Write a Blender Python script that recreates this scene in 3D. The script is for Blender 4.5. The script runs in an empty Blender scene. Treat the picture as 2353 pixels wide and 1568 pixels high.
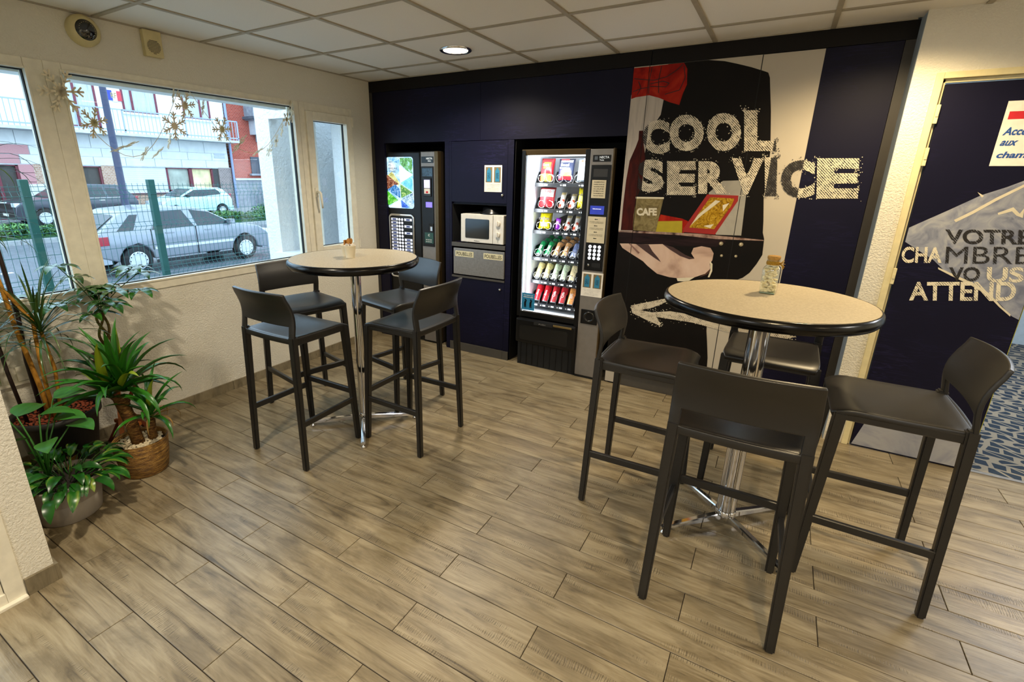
import bpy, bmesh, math, random
from math import pi, sin, cos, radians as rad
from mathutils import Vector, Matrix, geometry as mg
random.seed(7)
S = bpy.context.scene
COL = S.collection
# ---------------------------------------------------------------- camera, sky, lights, exposure
CAM = Vector((3.376, -3.676, 1.580)); YAW, PITCH, ROLL = -0.5384, 0.30264, -0.01065
fwd = Vector((sin(YAW)*cos(PITCH), cos(YAW)*cos(PITCH), -sin(PITCH)))
right = Vector((cos(YAW), -sin(YAW), 0)); down = fwd.cross(right)
r2 = cos(ROLL)*right + sin(ROLL)*down; d2 = -sin(ROLL)*right + cos(ROLL)*down
cam = bpy.data.cameras.new('camera'); camo = bpy.data.objects.new('camera', cam); COL.objects.link(camo)
camo.matrix_world = Matrix(((r2.x, -d2.x, -fwd.x, CAM.x), (r2.y, -d2.y, -fwd.y, CAM.y), (r2.z, -d2.z, -fwd.z, CAM.z), (0, 0, 0, 1)))
cam.sensor_width = 36; cam.lens = 36*1123.95/2353; cam.shift_x = 77.95/2353; cam.shift_y = -27.7/2353
cam.clip_start = .02; cam.clip_end = 200
S.camera = camo
S.view_settings.view_transform = 'Standard'; S.view_settings.look = 'None'; S.view_settings.gamma = 1
S.view_settings.use_curve_mapping = False; S.view_settings.exposure = 0.12
W = bpy.data.worlds.new('overcast_sky'); S.world = W; W.use_nodes = True
bg = W.node_tree.nodes['Background']; bg.inputs[0].default_value = (.58, .78, 1.0, 1); bg.inputs[1].default_value = 4.1
LAMP_POWER = 108; LAMP_COLOR = (1.0, .77, .44); LAMP_COLOR_WINDOW = (1.0, .87, .68); ADDED_PANEL_POWER = 22
def spot(name, loc, power, color, size=125, blend=.35, radius=.06, direction=(0, 0, -1)):
    l = bpy.data.lights.new(name, 'SPOT'); l.energy = power; l.color = color; l.spot_size = rad(size); l.spot_blend = blend
    l.shadow_soft_size = radius; o = bpy.data.objects.new(name, l); COL.objects.link(o); o.location = loc
    o.rotation_euler = Vector(direction).to_track_quat('-Z', 'Y').to_euler(); return o
def area(name, loc, sx, sy, power, color, direction):
    l = bpy.data.lights.new(name, 'AREA'); l.shape = 'RECTANGLE'; l.size = sx; l.size_y = sy; l.energy = power; l.color = color
    o = bpy.data.objects.new(name, l); COL.objects.link(o); o.location = loc
    o.rotation_euler = Vector(direction).to_track_quat('-Z', 'Y').to_euler(); return o
H = 2.384
LAMPS = [(1.342, -.602), (3.767, -.62), (1.367, -3.05), (3.767, -3.05), (6.1, -3.05)]
ADDED_PANELS = [(2.567, -4.852), (4.967, -4.852)]   # unseen ceiling panels added behind the camera to lift and cool the light
# ---------------------------------------------------------------- materials
def hexc(h, a=1.0):
    h = h.lstrip('#'); v = [int(h[i:i+2], 16)/255 for i in (0, 2, 4)]
    return tuple(c/12.92 if c <= .04045 else ((c+.055)/1.055)**2.4 for c in v) + (a,)
class NT:
    def __init__(s, name):
        s.m = bpy.data.materials.new(name); s.m.use_nodes = True; s.t = s.m.node_tree; s.n = s.t.nodes
        s.b = s.n['Principled BSDF']; s.out = s.n['Material Output']
    def node(s, t, **k):
        n = s.n.new(t)
        for a, v in k.items():
            if a.startswith('i_'):
                key = a[2:]; key = int(key) if key.isdigit() else key.replace('_', ' ')
                n.inputs[key].default_value = v
            else: setattr(n, a, v)
        return n
    def link(s, a, b): s.t.links.new(a, b)
    def ramp(s, fac, stops, interp='LINEAR'):
        r = s.n.new('ShaderNodeValToRGB'); r.color_ramp.interpolation = interp; e = r.color_ramp.elements
        while len(e) > len(stops): e.remove(e[-1])
        while len(e) < len(stops): e.new(.5)
        for i, (p, c) in enumerate(stops): e[i].position = p; e[i].color = c if len(c) == 4 else (*c, 1)
        s.link(fac, r.inputs[0]); return r.outputs[0]
    def bump(s, h, strength=.3, dist=.01):
        b = s.n.new('ShaderNodeBump'); b.inputs['Strength'].default_value = strength; b.inputs['Distance'].default_value = dist
        s.link(h, b.inputs['Height']); s.link(b.outputs[0], s.b.inputs['Normal']); return b
    def coord(s, kind='Object', scale=(1, 1, 1), rot=(0, 0, 0), jitter=False):
        tc = s.n.new('ShaderNodeTexCoord'); mp = s.n.new('ShaderNodeMapping'); mp.inputs['Scale'].default_value = scale
        mp.inputs['Rotation'].default_value = rot; src = tc.outputs[kind]
        if jitter:
            oi = s.n.new('ShaderNodeObjectInfo'); mu = s.node('ShaderNodeVectorMath', operation='SCALE'); mu.inputs[0].default_value = (37, 91, 53)
            s.link(oi.outputs['Random'], mu.inputs['Scale']); ad = s.node('ShaderNodeVectorMath', operation='ADD')
            s.link(src, ad.inputs[0]); s.link(mu.outputs[0], ad.inputs[1]); src = ad.outputs[0]
        s.link(src, mp.inputs[0]); return mp.outputs[0]
    def noise(s, vec, scale=5, detail=4, rough=.5, dist=0):
        n = s.node('ShaderNodeTexNoise', i_Scale=scale, i_Detail=detail, i_Roughness=rough, i_Distortion=dist); s.link(vec, n.inputs['Vector']); return n.outputs[0]
MATS = {}
def plain(name, h, rough=.5, metal=0., spec=.5, var=.06, scale=25, emit=0, coat=0, bump=0, bscale=200, alpha=1):
    """procedural material: base colour with a little noise variation"""
    if name in MATS: return MATS[name]
    q = NT(name); c = hexc(h) if isinstance(h, str) else h
    v = q.coord(); n = q.noise(v, scale, 3)
    lo = tuple(max(0, x*(1-var)) for x in c[:3]); hi = tuple(min(1, x*(1+var)) for x in c[:3])
    col = q.ramp(n, [(.3, lo), (.7, hi)]); q.link(col, q.b.inputs['Base Color'])
    q.b.inputs['Roughness'].default_value = rough; q.b.inputs['Metallic'].default_value = metal
    q.b.inputs['Specular IOR Level'].default_value = spec; q.b.inputs['Coat Weight'].default_value = coat; q.b.inputs['Coat Roughness'].default_value = .1
    if emit: q.link(col, q.b.inputs['Emission Color']); q.b.inputs['Emission Strength'].default_value = emit
    if bump: q.bump(q.noise(v, bscale, 2), bump, .002)
    MATS[name] = q.m; return q.m
def glass_thin(name, tint=(1, 1, 1, 1), refl=.06, rough=0.0, haze=0.0):
    q = NT(name); tr = q.node('ShaderNodeBsdfTransparent'); tr.inputs[0].default_value = tint
    gl = q.node('ShaderNodeBsdfGlossy'); gl.inputs['Roughness'].default_value = rough
    fr = q.node('ShaderNodeFresnel', i_IOR=1.45); mul = q.node('ShaderNodeMath', operation='MULTIPLY'); mul.inputs[1].default_value = refl/.04
    q.link(fr.outputs[0], mul.inputs[0]); mul.use_clamp = True
    ge = q.node('ShaderNodeNewGeometry'); inv = q.node('ShaderNodeMath', operation='SUBTRACT'); inv.inputs[0].default_value = 1; q.link(ge.outputs['Backfacing'], inv.inputs[1]); m_b = q.node('ShaderNodeMath', operation='MULTIPLY'); q.link(mul.outputs[0], m_b.inputs[0]); q.link(inv.outputs[0], m_b.inputs[1]); mul = m_b
    mx = q.node('ShaderNodeMixShader'); q.link(mul.outputs[0], mx.inputs[0]); q.link(tr.outputs[0], mx.inputs[1]); q.link(gl.outputs[0], mx.inputs[2])
    q.link(mx.outputs[0], q.out.inputs[0]); q.n.remove(q.b); return q.m
def plaster(name, h, strength=.5, scale=55):
    q = NT(name); v = q.coord(); c = hexc(h)
    n1 = q.noise(v, scale, 5, .55, .4); n2 = q.noise(v, 1.4, 3)
    col = q.ramp(n2, [(.3, tuple(x*.96 for x in c[:3])), (.7, tuple(min(1, x*1.03) for x in c[:3]))]); q.link(col, q.b.inputs['Base Color'])
    q.b.inputs['Roughness'].default_value = .75; q.b.inputs['Specular IOR Level'].default_value = .25
    q.bump(q.ramp(n1, [(.35, (0, 0, 0)), (.62, (1, 1, 1))]), strength, .006); return q.m
def wood_plank(name, base, dark, light, rough=.36, jitter=True, sc=(1.6, 14, 6)):
    q = NT(name); v = q.coord(scale=sc, jitter=jitter); vb = q.coord(scale=(1.3, 3.2, 1), jitter=jitter); vf = q.coord(scale=(5, 120, 10), jitter=jitter)
    n = q.noise(v, 1.6, 8, .62, 1.2); blotch = q.noise(vb, 2.3, 5, .6, .8); fine = q.noise(vf, 1.5, 4, .6)
    c1 = q.ramp(n, [(.22, dark), (.42, base), (.62, light)])
    mx = q.node('ShaderNodeMix', data_type='RGBA', blend_type='MULTIPLY'); mx.inputs[0].default_value = 1.0
    q.link(c1, mx.inputs[6]); q.link(q.ramp(blotch, [(.33, (.60, .58, .56)), (.55, (1, 1, 1))]), mx.inputs[7])
    # wavy carved figure in the grain
    vw = q.coord(scale=(7, 1.6, 1), jitter=jitter); w = q.node('ShaderNodeTexWave', wave_type='BANDS', i_Scale=5.5, i_Distortion=9, i_Detail=3, i_Detail_Scale=1.3); q.link(vw, w.inputs[0])
    msk = q.ramp(q.noise(q.coord(scale=(1.1, 9, 1), jitter=jitter), 2.2, 2, .5), [(.57, (0, 0, 0)), (.63, (1, 1, 1))])
    wr = q.ramp(w.outputs[0], [(.72, (0, 0, 0)), (.9, (1, 1, 1))])
    mm = q.node('ShaderNodeMath', operation='MULTIPLY'); q.link(msk, mm.inputs[0]); q.link(wr, mm.inputs[1])
    m2 = q.node('ShaderNodeMix', data_type='RGBA', blend_type='MIX'); mf = q.node('ShaderNodeMath', operation='MULTIPLY'); mf.inputs[1].default_value = .55; q.link(mm.outputs[0], mf.inputs[0])
    q.link(mf.outputs[0], m2.inputs[0]); q.link(mx.outputs[2], m2.inputs[6]); m2.inputs[7].default_value = (*dark[:3], 1) if len(dark) == 3 else dark
    m3 = q.node('ShaderNodeMix', data_type='RGBA', blend_type='MULTIPLY'); m3.inputs[0].default_value = .5
    q.link(m2.outputs[2], m3.inputs[6]); q.link(q.ramp(fine, [(.3, (.78, .76, .72)), (.65, (1.08, 1.08, 1.08))]), m3.inputs[7])
    q.link(m3.outputs[2], q.b.inputs['Base Color']); q.b.inputs['Roughness'].default_value = rough; q.b.inputs['Specular IOR Level'].default_value = .5
    ad = q.node('ShaderNodeMath', operation='SUBTRACT'); q.link(fine, ad.inputs[0]); q.link(mm.outputs[0], ad.inputs[1])
    q.bump(ad.outputs[0], .22, .003); return q.m
M = {}
M['wall'] = plaster('cream_roughcast_plaster', '#e2dccb', .45, 95)
M['wallout'] = plaster('white_exterior_roughcast', '#e9ebee', .8, 30)
M['pvc'] = plain('white_window_plastic', '#e6dfca', .35)
M['tile'] = plain('mineral_ceiling_tile', '#e6e2da', .9, var=.05, scale=300, bump=.25, bscale=350)
M['tbar'] = plain('grey_ceiling_bar', '#a69d8a', .5)
M['plank'] = wood_plank('grey_oak_floor_tile', hexc('#83755a'), hexc('#3a3125'), hexc('#9a8d72'))
M['skirt'] = wood_plank('skirting_wood_tile', hexc('#85795f'), hexc('#5f543f'), hexc('#8f8369'), .45, False)
M['grout'] = plain('dark_grout', '#2c2318', .9)
M['black'] = plain('black_satin_laminate', '#110d0b', .5, spec=.2)
M['frame'] = plain('charcoal_frame_laminate', '#2a2620', .5)
M['kick'] = plain('kick_plate_grey', '#4a4640', .45)
M['blackp'] = plain('black_plastic', '#09090a', .35, spec=.35)
M['blackm'] = plain('black_matt', '#070707', .7)
M['steel'] = plain('brushed_grey_steel', '#8f8c88', .38, .55, var=.1, scale=60)
M['steel2'] = plain('grey_machine_panel', '#8a8580', .42, .5, var=.05)
M['bronze'] = plain('bronze_trim', '#5a4a30', .35, .6)
M['chrome'] = plain('polished_chrome', (.75, .75, .76, 1), .08, 1.0, var=.02)
M['stool'] = plain('anthracite_moulded_plastic', '#1b1917', .38, spec=.6, var=.04, bump=.05, bscale=500)
M['rubber'] = plain('black_rubber', '#0b0b0b', .7)
M['edge'] = plain('black_glossy_edge', '#060505', .22, spec=.35)
M['white'] = plain('white_paper', '#ece6da', .8)
M['plate'] = plain('ivory_plastic', '#cfc08e', .5)
M['green'] = plain('green_steel_paint', '#0a4c45', .45)
def laminate():
    q = NT('speckled_beige_laminate'); v = q.coord(); n = q.noise(v, 110, 5, .7)
    q.link(q.ramp(n, [(.35, hexc('#a89a80')), (.6, hexc('#bfb298'))]), q.b.inputs['Base Color']); q.b.inputs['Roughness'].default_value = .42; return q.m
M['lam'] = laminate()
def navy():
    q = NT('navy_scribbled_laminate'); v = q.coord(scale=(1, 1, 1), rot=(0, rad(35), 0)); 
    st = q.coord(scale=(1.0, 1, 9), rot=(0, rad(52), 0)); n = q.noise(st, 3.2, 3, .6, 1.5)
    l = q.ramp(n, [(.46, (0, 0, 0)), (.5, (1, 1, 1)), (.51, (1, 1, 1)), (.535, (0, 0, 0))]); msk = q.ramp(q.noise(v, 2.5, 2), [(.48, (0, 0, 0)), (.66, (1, 1, 1))])
    mm = q.node('ShaderNodeMath', operation='MULTIPLY'); q.link(l, mm.inputs[0]); q.link(msk, mm.inputs[1])
    m3 = q.node('ShaderNodeMath', operation='MULTIPLY'); m3.inputs[1].default_value = .28; q.link(mm.outputs[0], m3.inputs[0])
    mx = q.node('ShaderNodeMix', data_type='RGBA'); q.link(m3.outputs[0], mx.inputs[0]); mx.inputs[6].default_value = hexc('#0b0a22'); mx.inputs[7].default_value = hexc('#302c5c')
    q.link(mx.outputs[2], q.b.inputs['Base Color']); q.b.inputs['Roughness'].default_value = .5; q.b.inputs['Specular IOR Level'].default_value = .2; return q.m
M['navy'] = navy()
# ---------------------------------------------------------------- mesh helpers
def fin(name, bm, mat, parent=None, smooth=False, kind=None, mats=None):
    me = bpy.data.meshes.new(name); bm.normal_update(); bm.to_mesh(me); bm.free()
    for m in (mats or [mat]): me.materials.append(m)
    if smooth:
        for p in me.polygons: p.use_smooth = True
    o = bpy.data.objects.new(name, me); COL.objects.link(o)
    if parent: o.parent = parent
    if kind: o['kind'] = kind
    return o
def inst(name, mesh, parent=None, mat4=None):
    o = bpy.data.objects.new(name, mesh); COL.objects.link(o)
    if parent: o.parent = parent
    if mat4 is not None: o.matrix_basis = mat4
    return o
def empty(name, loc=(0, 0, 0), rz=0, parent=None):
    o = bpy.data.objects.new(name, None); COL.objects.link(o); o.location = loc; o.rotation_euler = (0, 0, rz); o.empty_display_size = .1
    if parent: o.parent = parent
    return o
def tag(o, label=None, cat=None, group=None, kind=None):
    if label: o['label'] = label
    if cat: o['category'] = cat
    if group: o['group'] = group
    if kind: o['kind'] = kind
    return o
def thing(name, label, cat, loc=(0, 0, 0), rz=0, group=None): return tag(empty(name, loc, rz), label, cat, group)
def box(bm, x0, x1, y0, y1, z0, z1, mi=0, bev=0):
    vs = [bm.verts.new(p) for p in ((x0, y0, z0), (x1, y0, z0), (x1, y1, z0), (x0, y1, z0), (x0, y0, z1), (x1, y0, z1), (x1, y1, z1), (x0, y1, z1))]
    fs = [bm.faces.new([vs[i] for i in f]) for f in ((3, 2, 1, 0), (4, 5, 6, 7), (0, 1, 5, 4), (1, 2, 6, 5), (2, 3, 7, 6), (3, 0, 4, 7))]
    for f in fs: f.material_index = mi
    if bev:
        r = bmesh.ops.bevel(bm, geom=list({e for f in fs for e in f.edges}), offset=bev, segments=2, affect='EDGES', profile=.6)
        for f in r['faces']: f.material_index = mi
    return fs
def B(name, dims, mat, parent=None, bev=0, kind=None):
    bm = bmesh.new(); box(bm, *dims, bev=bev); return fin(name, bm, mat, parent, kind=kind)
def obox(bm, p0, p1, w0, d0, w1=None, d1=None, up=(0, 0, 1), mi=0):
    """tapered bar from p0 to p1, section w x d"""
    w1 = w0 if w1 is None else w1; d1 = d0 if d1 is None else d1
    p0, p1 = Vector(p0), Vector(p1); a = (p1-p0).normalized(); u = Vector(up)
    if abs(a.dot(u)) > .98: u = Vector((1, 0, 0))
    s = a.cross(u).normalized(); t = s.cross(a).normalized()
    vs = []
    for p, w, d in ((p0, w0, d0), (p1, w1, d1)):
        for i, j in ((-1, -1), (1, -1), (1, 1), (-1, 1)): vs.append(bm.verts.new(p + s*i*w/2 + t*j*d/2))
    for f in ((3, 2, 1, 0), (4, 5, 6, 7), (0, 1, 5, 4), (1, 2, 6, 5), (2, 3, 7, 6), (3, 0, 4, 7)): bm.faces.new([vs[i] for i in f]).material_index = mi
def tube(bm, pts, r, n=8, closed=False, mi=0, cap=True):
    pts = [Vector(p) for p in pts]; rs = r if isinstance(r, (list, tuple)) else [r]*len(pts); rings = []
    ref = Vector((0, 0, 1))
    for i, p in enumerate(pts):
        if closed: d = pts[(i+1) % len(pts)] - pts[i-1]
        else: d = pts[min(i+1, len(pts)-1)] - pts[max(i-1, 0)]
        d.normalize(); rf = ref if abs(d.dot(ref)) < .95 else Vector((1, 0, 0))
        s = d.cross(rf).normalized(); t = s.cross(d)
        rings.append([bm.verts.new(p + (s*cos(2*pi*k/n) + t*sin(2*pi*k/n))*rs[i]) for k in range(n)])
    m = len(rings)
    for i in range(m if closed else m-1):
        a, b = rings[i], rings[(i+1) % m]
        for k in range(n): bm.faces.new((a[k], a[(k+1) % n], b[(k+1) % n], b[k])).material_index = mi
    if cap and not closed:
        bm.faces.new(rings[0][::-1]).material_index = mi; bm.faces.new(rings[-1]).material_index = mi
def lathe(bm, prof, n=32, c=(0, 0, 0), mi=0, cap0=False, cap1=False):
    rings = []
    for r, z in prof: rings.append([bm.verts.new((c[0]+r*cos(2*pi*k/n), c[1]+r*sin(2*pi*k/n), c[2]+z)) for k in range(n)])
    for a, b in zip(rings, rings[1:]):
        for k in range(n): bm.faces.new((a[k], a[(k+1) % n], b[(k+1) % n], b[k])).material_index = mi
    if cap0: bm.faces.new(rings[0][::-1]).material_index = mi
    if cap1: bm.faces.new(rings[-1]).material_index = mi
def prism(bm, pts, a0, a1, plane='xz', mi=0):
    """polygon (2D) extruded along the third axis"""
    def P(p, a): return (p[0], a, p[1]) if plane == 'xz' else ((a, p[0], p[1]) if plane == 'yz' else (p[0], p[1], a))
    A = [bm.verts.new(P(p, a0)) for p in pts]; Bv = [bm.verts.new(P(p, a1)) for p in pts]; n = len(pts)
    tris = mg.tessellate_polygon([[Vector((p[0], p[1], 0)) for p in pts]])
    for t in tris:
        try:
            bm.faces.new([A[i] for i in t]).material_index = mi; bm.faces.new([Bv[i] for i in t][::-1]).material_index = mi
        except ValueError: pass
    for i in range(n): bm.faces.new((A[i], A[(i+1) % n], Bv[(i+1) % n], Bv[i])).material_index = mi
    bmesh.ops.recalc_face_normals(bm, faces=bm.faces)
def rrect(x0, x1, z0, z1, r, n=5):
    o = []
    for cx, cz, a0 in ((x1-r, z1-r, 0), (x0+r, z1-r, 90), (x0+r, z0+r, 180), (x1-r, z0+r, 270)):
        for k in range(n+1): a = rad(a0 + 90*k/n); o.append((cx+r*cos(a), cz+r*sin(a)))
    return o
_txt = {}
def text_bm(s, spacing=1.0, offset=0.0):
    key = (s, spacing, offset)
    if key not in _txt:
        c = bpy.data.curves.new('t', 'FONT'); c.body = s; c.offset = offset; c.space_character = spacing; c.resolution_u = 5
        o = bpy.data.objects.new('t', c); COL.objects.link(o); dg = bpy.context.evaluated_depsgraph_get()
        me = bpy.data.meshes.new_from_object(o.evaluated_get(dg)); bpy.data.objects.remove(o)
        vs = [tuple(v.co[:2]) for v in me.vertices]; fs = [tuple(p.vertices) for p in me.polygons]; bpy.data.meshes.remove(me)
        x0 = min(v[0] for v in vs); x1 = max(v[0] for v in vs); y0 = min(v[1] for v in vs); y1 = max(v[1] for v in vs)
        _txt[key] = ([((a-x0)/(x1-x0 or 1), (b-y0)/(y1-y0 or 1)) for a, b in vs], fs)
    return _txt[key]
def text_quad(bm, s, quad, mi=0, offset=.0, spacing=1.0):
    """lettering stretched bilinearly on a quad given as 3D points: bl, br, tr, tl"""
    vs, fs = text_bm(s, spacing, offset); q = [Vector(p) for p in quad]
    vv = [bm.verts.new(q[0]*(1-u)*(1-v) + q[1]*u*(1-v) + q[2]*u*v + q[3]*(1-u)*v) for u, v in vs]
    for f in fs:
        try: bm.faces.new([vv[i] for i in f]).material_index = mi
        except ValueError: pass
def T(name, s, x0, x1, z0, z1, y, mat, parent, offset=.01, spacing=1.0):
    bm = bmesh.new(); text_quad(bm, s, [(x0, y, z0), (x1, y, z0), (x1, y, z1), (x0, y, z1)], offset=offset, spacing=spacing)
    return fin(name, bm, mat, parent)
def copy_tree(o, parent=None):
    c = o.copy(); COL.objects.link(c)
    if parent: c.parent = parent
    for ch in list(o.children): copy_tree(ch, c)
    return c
# ================================================================ SETTING: floor
Y0, Y1, X1 = -5.6, 0.0, 7.2
floor = tag(empty('floor'), kind='structure')
B('grout_bed', (-.02, X1, Y0, .75, -.06, -.0035), M['grout'], floor)
PW, PL, GAP = .14814, .8828, .0032
pm = {}
def plank_mesh(l, w):
    k = (round(l, 3), round(w, 3))
    if k not in pm:
        bm = bmesh.new(); box(bm, -k[0]/2, k[0]/2, -k[1]/2, k[1]/2, -.009, 0)
        top = [e for e in bm.edges if all(v.co.z > -.001 for v in e.verts)]
        bmesh.ops.bevel(bm, geom=top, offset=.0012, segments=1, affect='EDGES')
        me = bpy.data.meshes.new('plank'); bm.to_mesh(me); bm.free(); me.materials.append(M['plank']); pm[k] = me
    return pm[k]
n = -19
while True:
    ya = -2.8043 + PW*n; yb = ya + PW; n0 = n; n += 1
    if yb < Y0+.9: continue
    if ya > .74: break
    xs = 1.0941 + (n0 % 2)*.439
    xs -= PL*math.ceil(xs/PL)
    xmax = 4.60 if ya > -.14 else (X1 if ya > -1.9 else 5.6)
    if ya > -.02: # only inside the machine recesses
        xmax = 2.40
    x = xs
    while x < xmax:
        a, b = max(x, .0), min(x+PL, xmax); yy0, yy1 = max(ya, Y0), min(yb, .72)
        if b-a > .03 and yy1-yy0 > .01:
            l, w = b-a-GAP, yy1-yy0-GAP
            inst('plank', plank_mesh(l, w), floor, Matrix.Translation(((a+b)/2, (yy0+yy1)/2, 0)))
        x += PL
# ---- ceiling: recessed tiles in a T-bar grid
ceil = tag(empty('ceiling'), kind='structure')
B('ceiling_slab', (-.3, X1, Y0, .3, H+.03, H+.2), M['white'], ceil)
GX, GY = .4667, -.3522
bt = bmesh.new(); box(bt, -.289, .289, -.289, .289, 0, .012, bev=.003)
tmesh = bpy.data.meshes.new('ceiling_tile'); bt.to_mesh(tmesh); bt.free(); tmesh.materials.append(M['tile'])
lampcells = {}
for lx, ly in LAMPS: lampcells[(math.floor((lx-GX)/.6), math.floor((ly-GY)/.6))] = 1
grid = bmesh.new()
xl = [GX+.6*i for i in range(-1, 12)]; yl = [GY+.6*k for k in range(-9, 2)]
xe = [0.0]+[v for v in xl if v > .01]; ye = [v for v in yl if v < -.01]+[.0]
for v in xe[1:]: box(grid, v-.012, v+.012, Y0, 0 if v < 3.8 else -.15, H-.001, H+.02)
for v in ye[:-1]: box(grid, 0, X1, v-.012, v+.012, H-.0006, H+.02)
box(grid, 0, .014, Y0, 0, H-.001, H+.02); box(grid, 0, 3.83, -.014, 0, H-.001, H+.02)
fin('ceiling_grid', grid, M['tbar'], ceil)
ts = {}
for i in range(len(xe)-1):
    for k in range(len(ye)-1):
        a, b, c, d = xe[i], xe[i+1], ye[k], ye[k+1]; w, h = round(b-a-.022, 3), round(d-c-.022, 3)
        inst('ceiling_tile', tmesh, ceil, Matrix.Translation(((a+b)/2, (c+d)/2, H+.006)) @ Matrix.Diagonal((w/.578, h/.578, 1, 1)))
# ---- downlights
M['lampglow'] = plain('lit_frosted_glass', (1, .86, .62, 1), .5, emit=9, var=.01)
for i, (lx, ly) in enumerate(LAMPS):
    t = thing('ceiling_light', 'round recessed ceiling downlight with chrome ring near the vending machines' if i == 0 else 'round recessed ceiling downlight outside the picture', 'light', (lx, ly, H), 0, 'ceiling downlights')
    bm = bmesh.new(); lathe(bm, [(.108, .006), (.108, -.004), (.1, -.008), (.084, -.004), (.082, .006)], 40); fin('ring', bm, M['chrome'], t, True)
    bm = bmesh.new(); lathe(bm, [(.083, -.002), (.04, -.003), (.001, -.003)], 32); fin('diffuser', bm, M['lampglow'], t, True)
    s = spot('downlight_beam', (lx, ly, H-.02), LAMP_POWER, LAMP_COLOR if lx > 2 else LAMP_COLOR_WINDOW, 152, .75, .06)
M['added_panelglow'] = plain('added_panel_diffuser', (1, .97, .93, 1), .5, emit=3, var=.01)
for lx, ly in ADDED_PANELS:  # added light sources, out of view, for cooler ambient light
    t = thing('added_panel_light', 'added unseen ceiling panel behind the camera that cools the room light', 'light', (lx, ly, H), 0, 'added square ceiling panels')
    bm = bmesh.new(); box(bm, -.29, .29, -.29, .29, -.006, 0); fin('frame', bm, M['white'], t); B('diffuser', (-.27, .27, -.27, .27, -.009, -.006), M['added_panelglow'], t)
    area('added_panel_beam', (lx, ly, H-.02), .54, .54, ADDED_PANEL_POWER, (.92, .95, 1.0), (0, 0, -1))
# ---- left wall with window openings (x = 0 inside, -0.26 outside)
M['win_int'] = M['pvc']
WB, WT = .862, 2.128   # window units bottom / top
wl = bmesh.new()
box(wl, -.26, 0, -3.4, .3, -.6, WB); box(wl, -.26, 0, -3.4, .3, WT, H+.2); box(wl, -.26, 0, -.248, .3, WB, WT)
tag(fin('wall_left', wl, M['wall']), kind='structure')
B('wall_reveal', (-.258, -.078, -.2495, -.2465, WB, WT), M['wallout'], tag(empty('trim_2'), kind='structure'))
def ring(bm, x0, x1, ya, yb, za, zb, w, mi=0):
    for d in ((x0, x1, ya, ya+w, za, zb), (x0, x1, yb-w, yb, za, zb), (x0, x1, ya+w, yb-w, za, za+w), (x0, x1, ya+w, yb-w, zb-w, zb)): box(bm, *d, mi=mi, bev=.003)
M['pane'] = glass_thin('window_glass', (.96, .99, .98, 1), .05)
def window(name, ya, yb, glass, fw):
    w = tag(empty(name), kind='structure')
    bm = bmesh.new(); g = glass
    for d in ((-.075, .008, ya, g[0], WB, WT), (-.075, .008, g[1], yb, WB, WT), (-.075, .008, g[0], g[1], WB, g[2]), (-.075, .008, g[0], g[1], g[3], WT)): box(bm, *d, bev=.004)
    fin('window_frame', bm, M['pvc'], w)
    bm = bmesh.new(); ring(bm, .0, .014, g[0]-.012, g[1]+.012, g[2]-.012, g[3]+.012, .012); fin('glazing_bead', bm, M['pvc'], w)
    bm = bmesh.new(); ring(bm, -.04, -.016, g[0]-.001, g[1]+.001, g[2]-.001, g[3]+.001, .006); fin('glazing_gasket', bm, M['rubber'], w)
    B('window_pane', (-.045, -.04, g[0], g[1], g[2], g[3]), M['pane'], w)
    return w
B('window_soffit', (-.20, -.08, -3.22, -.87, 2.066, 2.128), plain('soffit_white', '#eef0f2', .6), tag(empty('trim_3'), kind='structure'))
window('window_1', -3.30, -2.43, (-3.22, -2.512, .935, 2.075), .06)
window('window_2', -2.43, -.822, (-2.352, -.872, .925, 2.085), .06)
w3 = tag(empty('window_3'), kind='structure')
bm = bmesh.new(); ya, yb = -.820, -.250
for d in ((-.075, .008, ya, ya+.055, WB-.0, WT), (-.075, .008, yb-.03, yb, WB, WT), (-.075, .008, ya+.055, yb-.03, WB, WB+.055), (-.075, .008, ya+.055, yb-.03, WT-.06, WT)): box(bm, *d, bev=.004)
fin('window_frame', bm, M['pvc'], w3)
bm = bmesh.new(); ring(bm, -.055, .026, -.768, -.268, .915, 2.066, .066); fin('sash', bm, M['pvc'], w3)
bm = bmesh.new(); ring(bm, -.04, -.020, -.704, -.332, .979, 2.002, .006); fin('glazing_gasket', bm, M['rubber'], w3)
B('window_pane', (-.035, -.03, -.70, -.336, .983, 1.998), M['pane'], w3)
bm = bmesh.new(); box(bm, .026, .034, -.745, -.715, 1.40, 1.475, bev=.004); tube(bm, [(.034, -.73, 1.44), (.065, -.73, 1.44), (.075, -.728, 1.43), (.075, -.722, 1.36), (.07, -.715, 1.31)], [.011, .011, .011, .009, .008], 10)
fin('window_handle', bm, M['pvc'], w3, True)
bm = bmesh.new(); box(bm, .012, .034, -.272, -.256, 1.98, 2.06, bev=.003); box(bm, .012, .034, -.272, -.256, .93, 1.01, bev=.003); fin('hinge', bm, M['pvc'], w3)
# skirting along the left wall
sk = tag(empty('baseboard_left'), kind='structure')
y = -3.18; k = 0
while y < 0:
    e = min(y+.60 if k else y+.3, 0); B('skirting_tile', (0, .012, y+.0015, e-.0015, 0, .068), M['skirt'], sk, .001); y = e; k += 1
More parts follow.
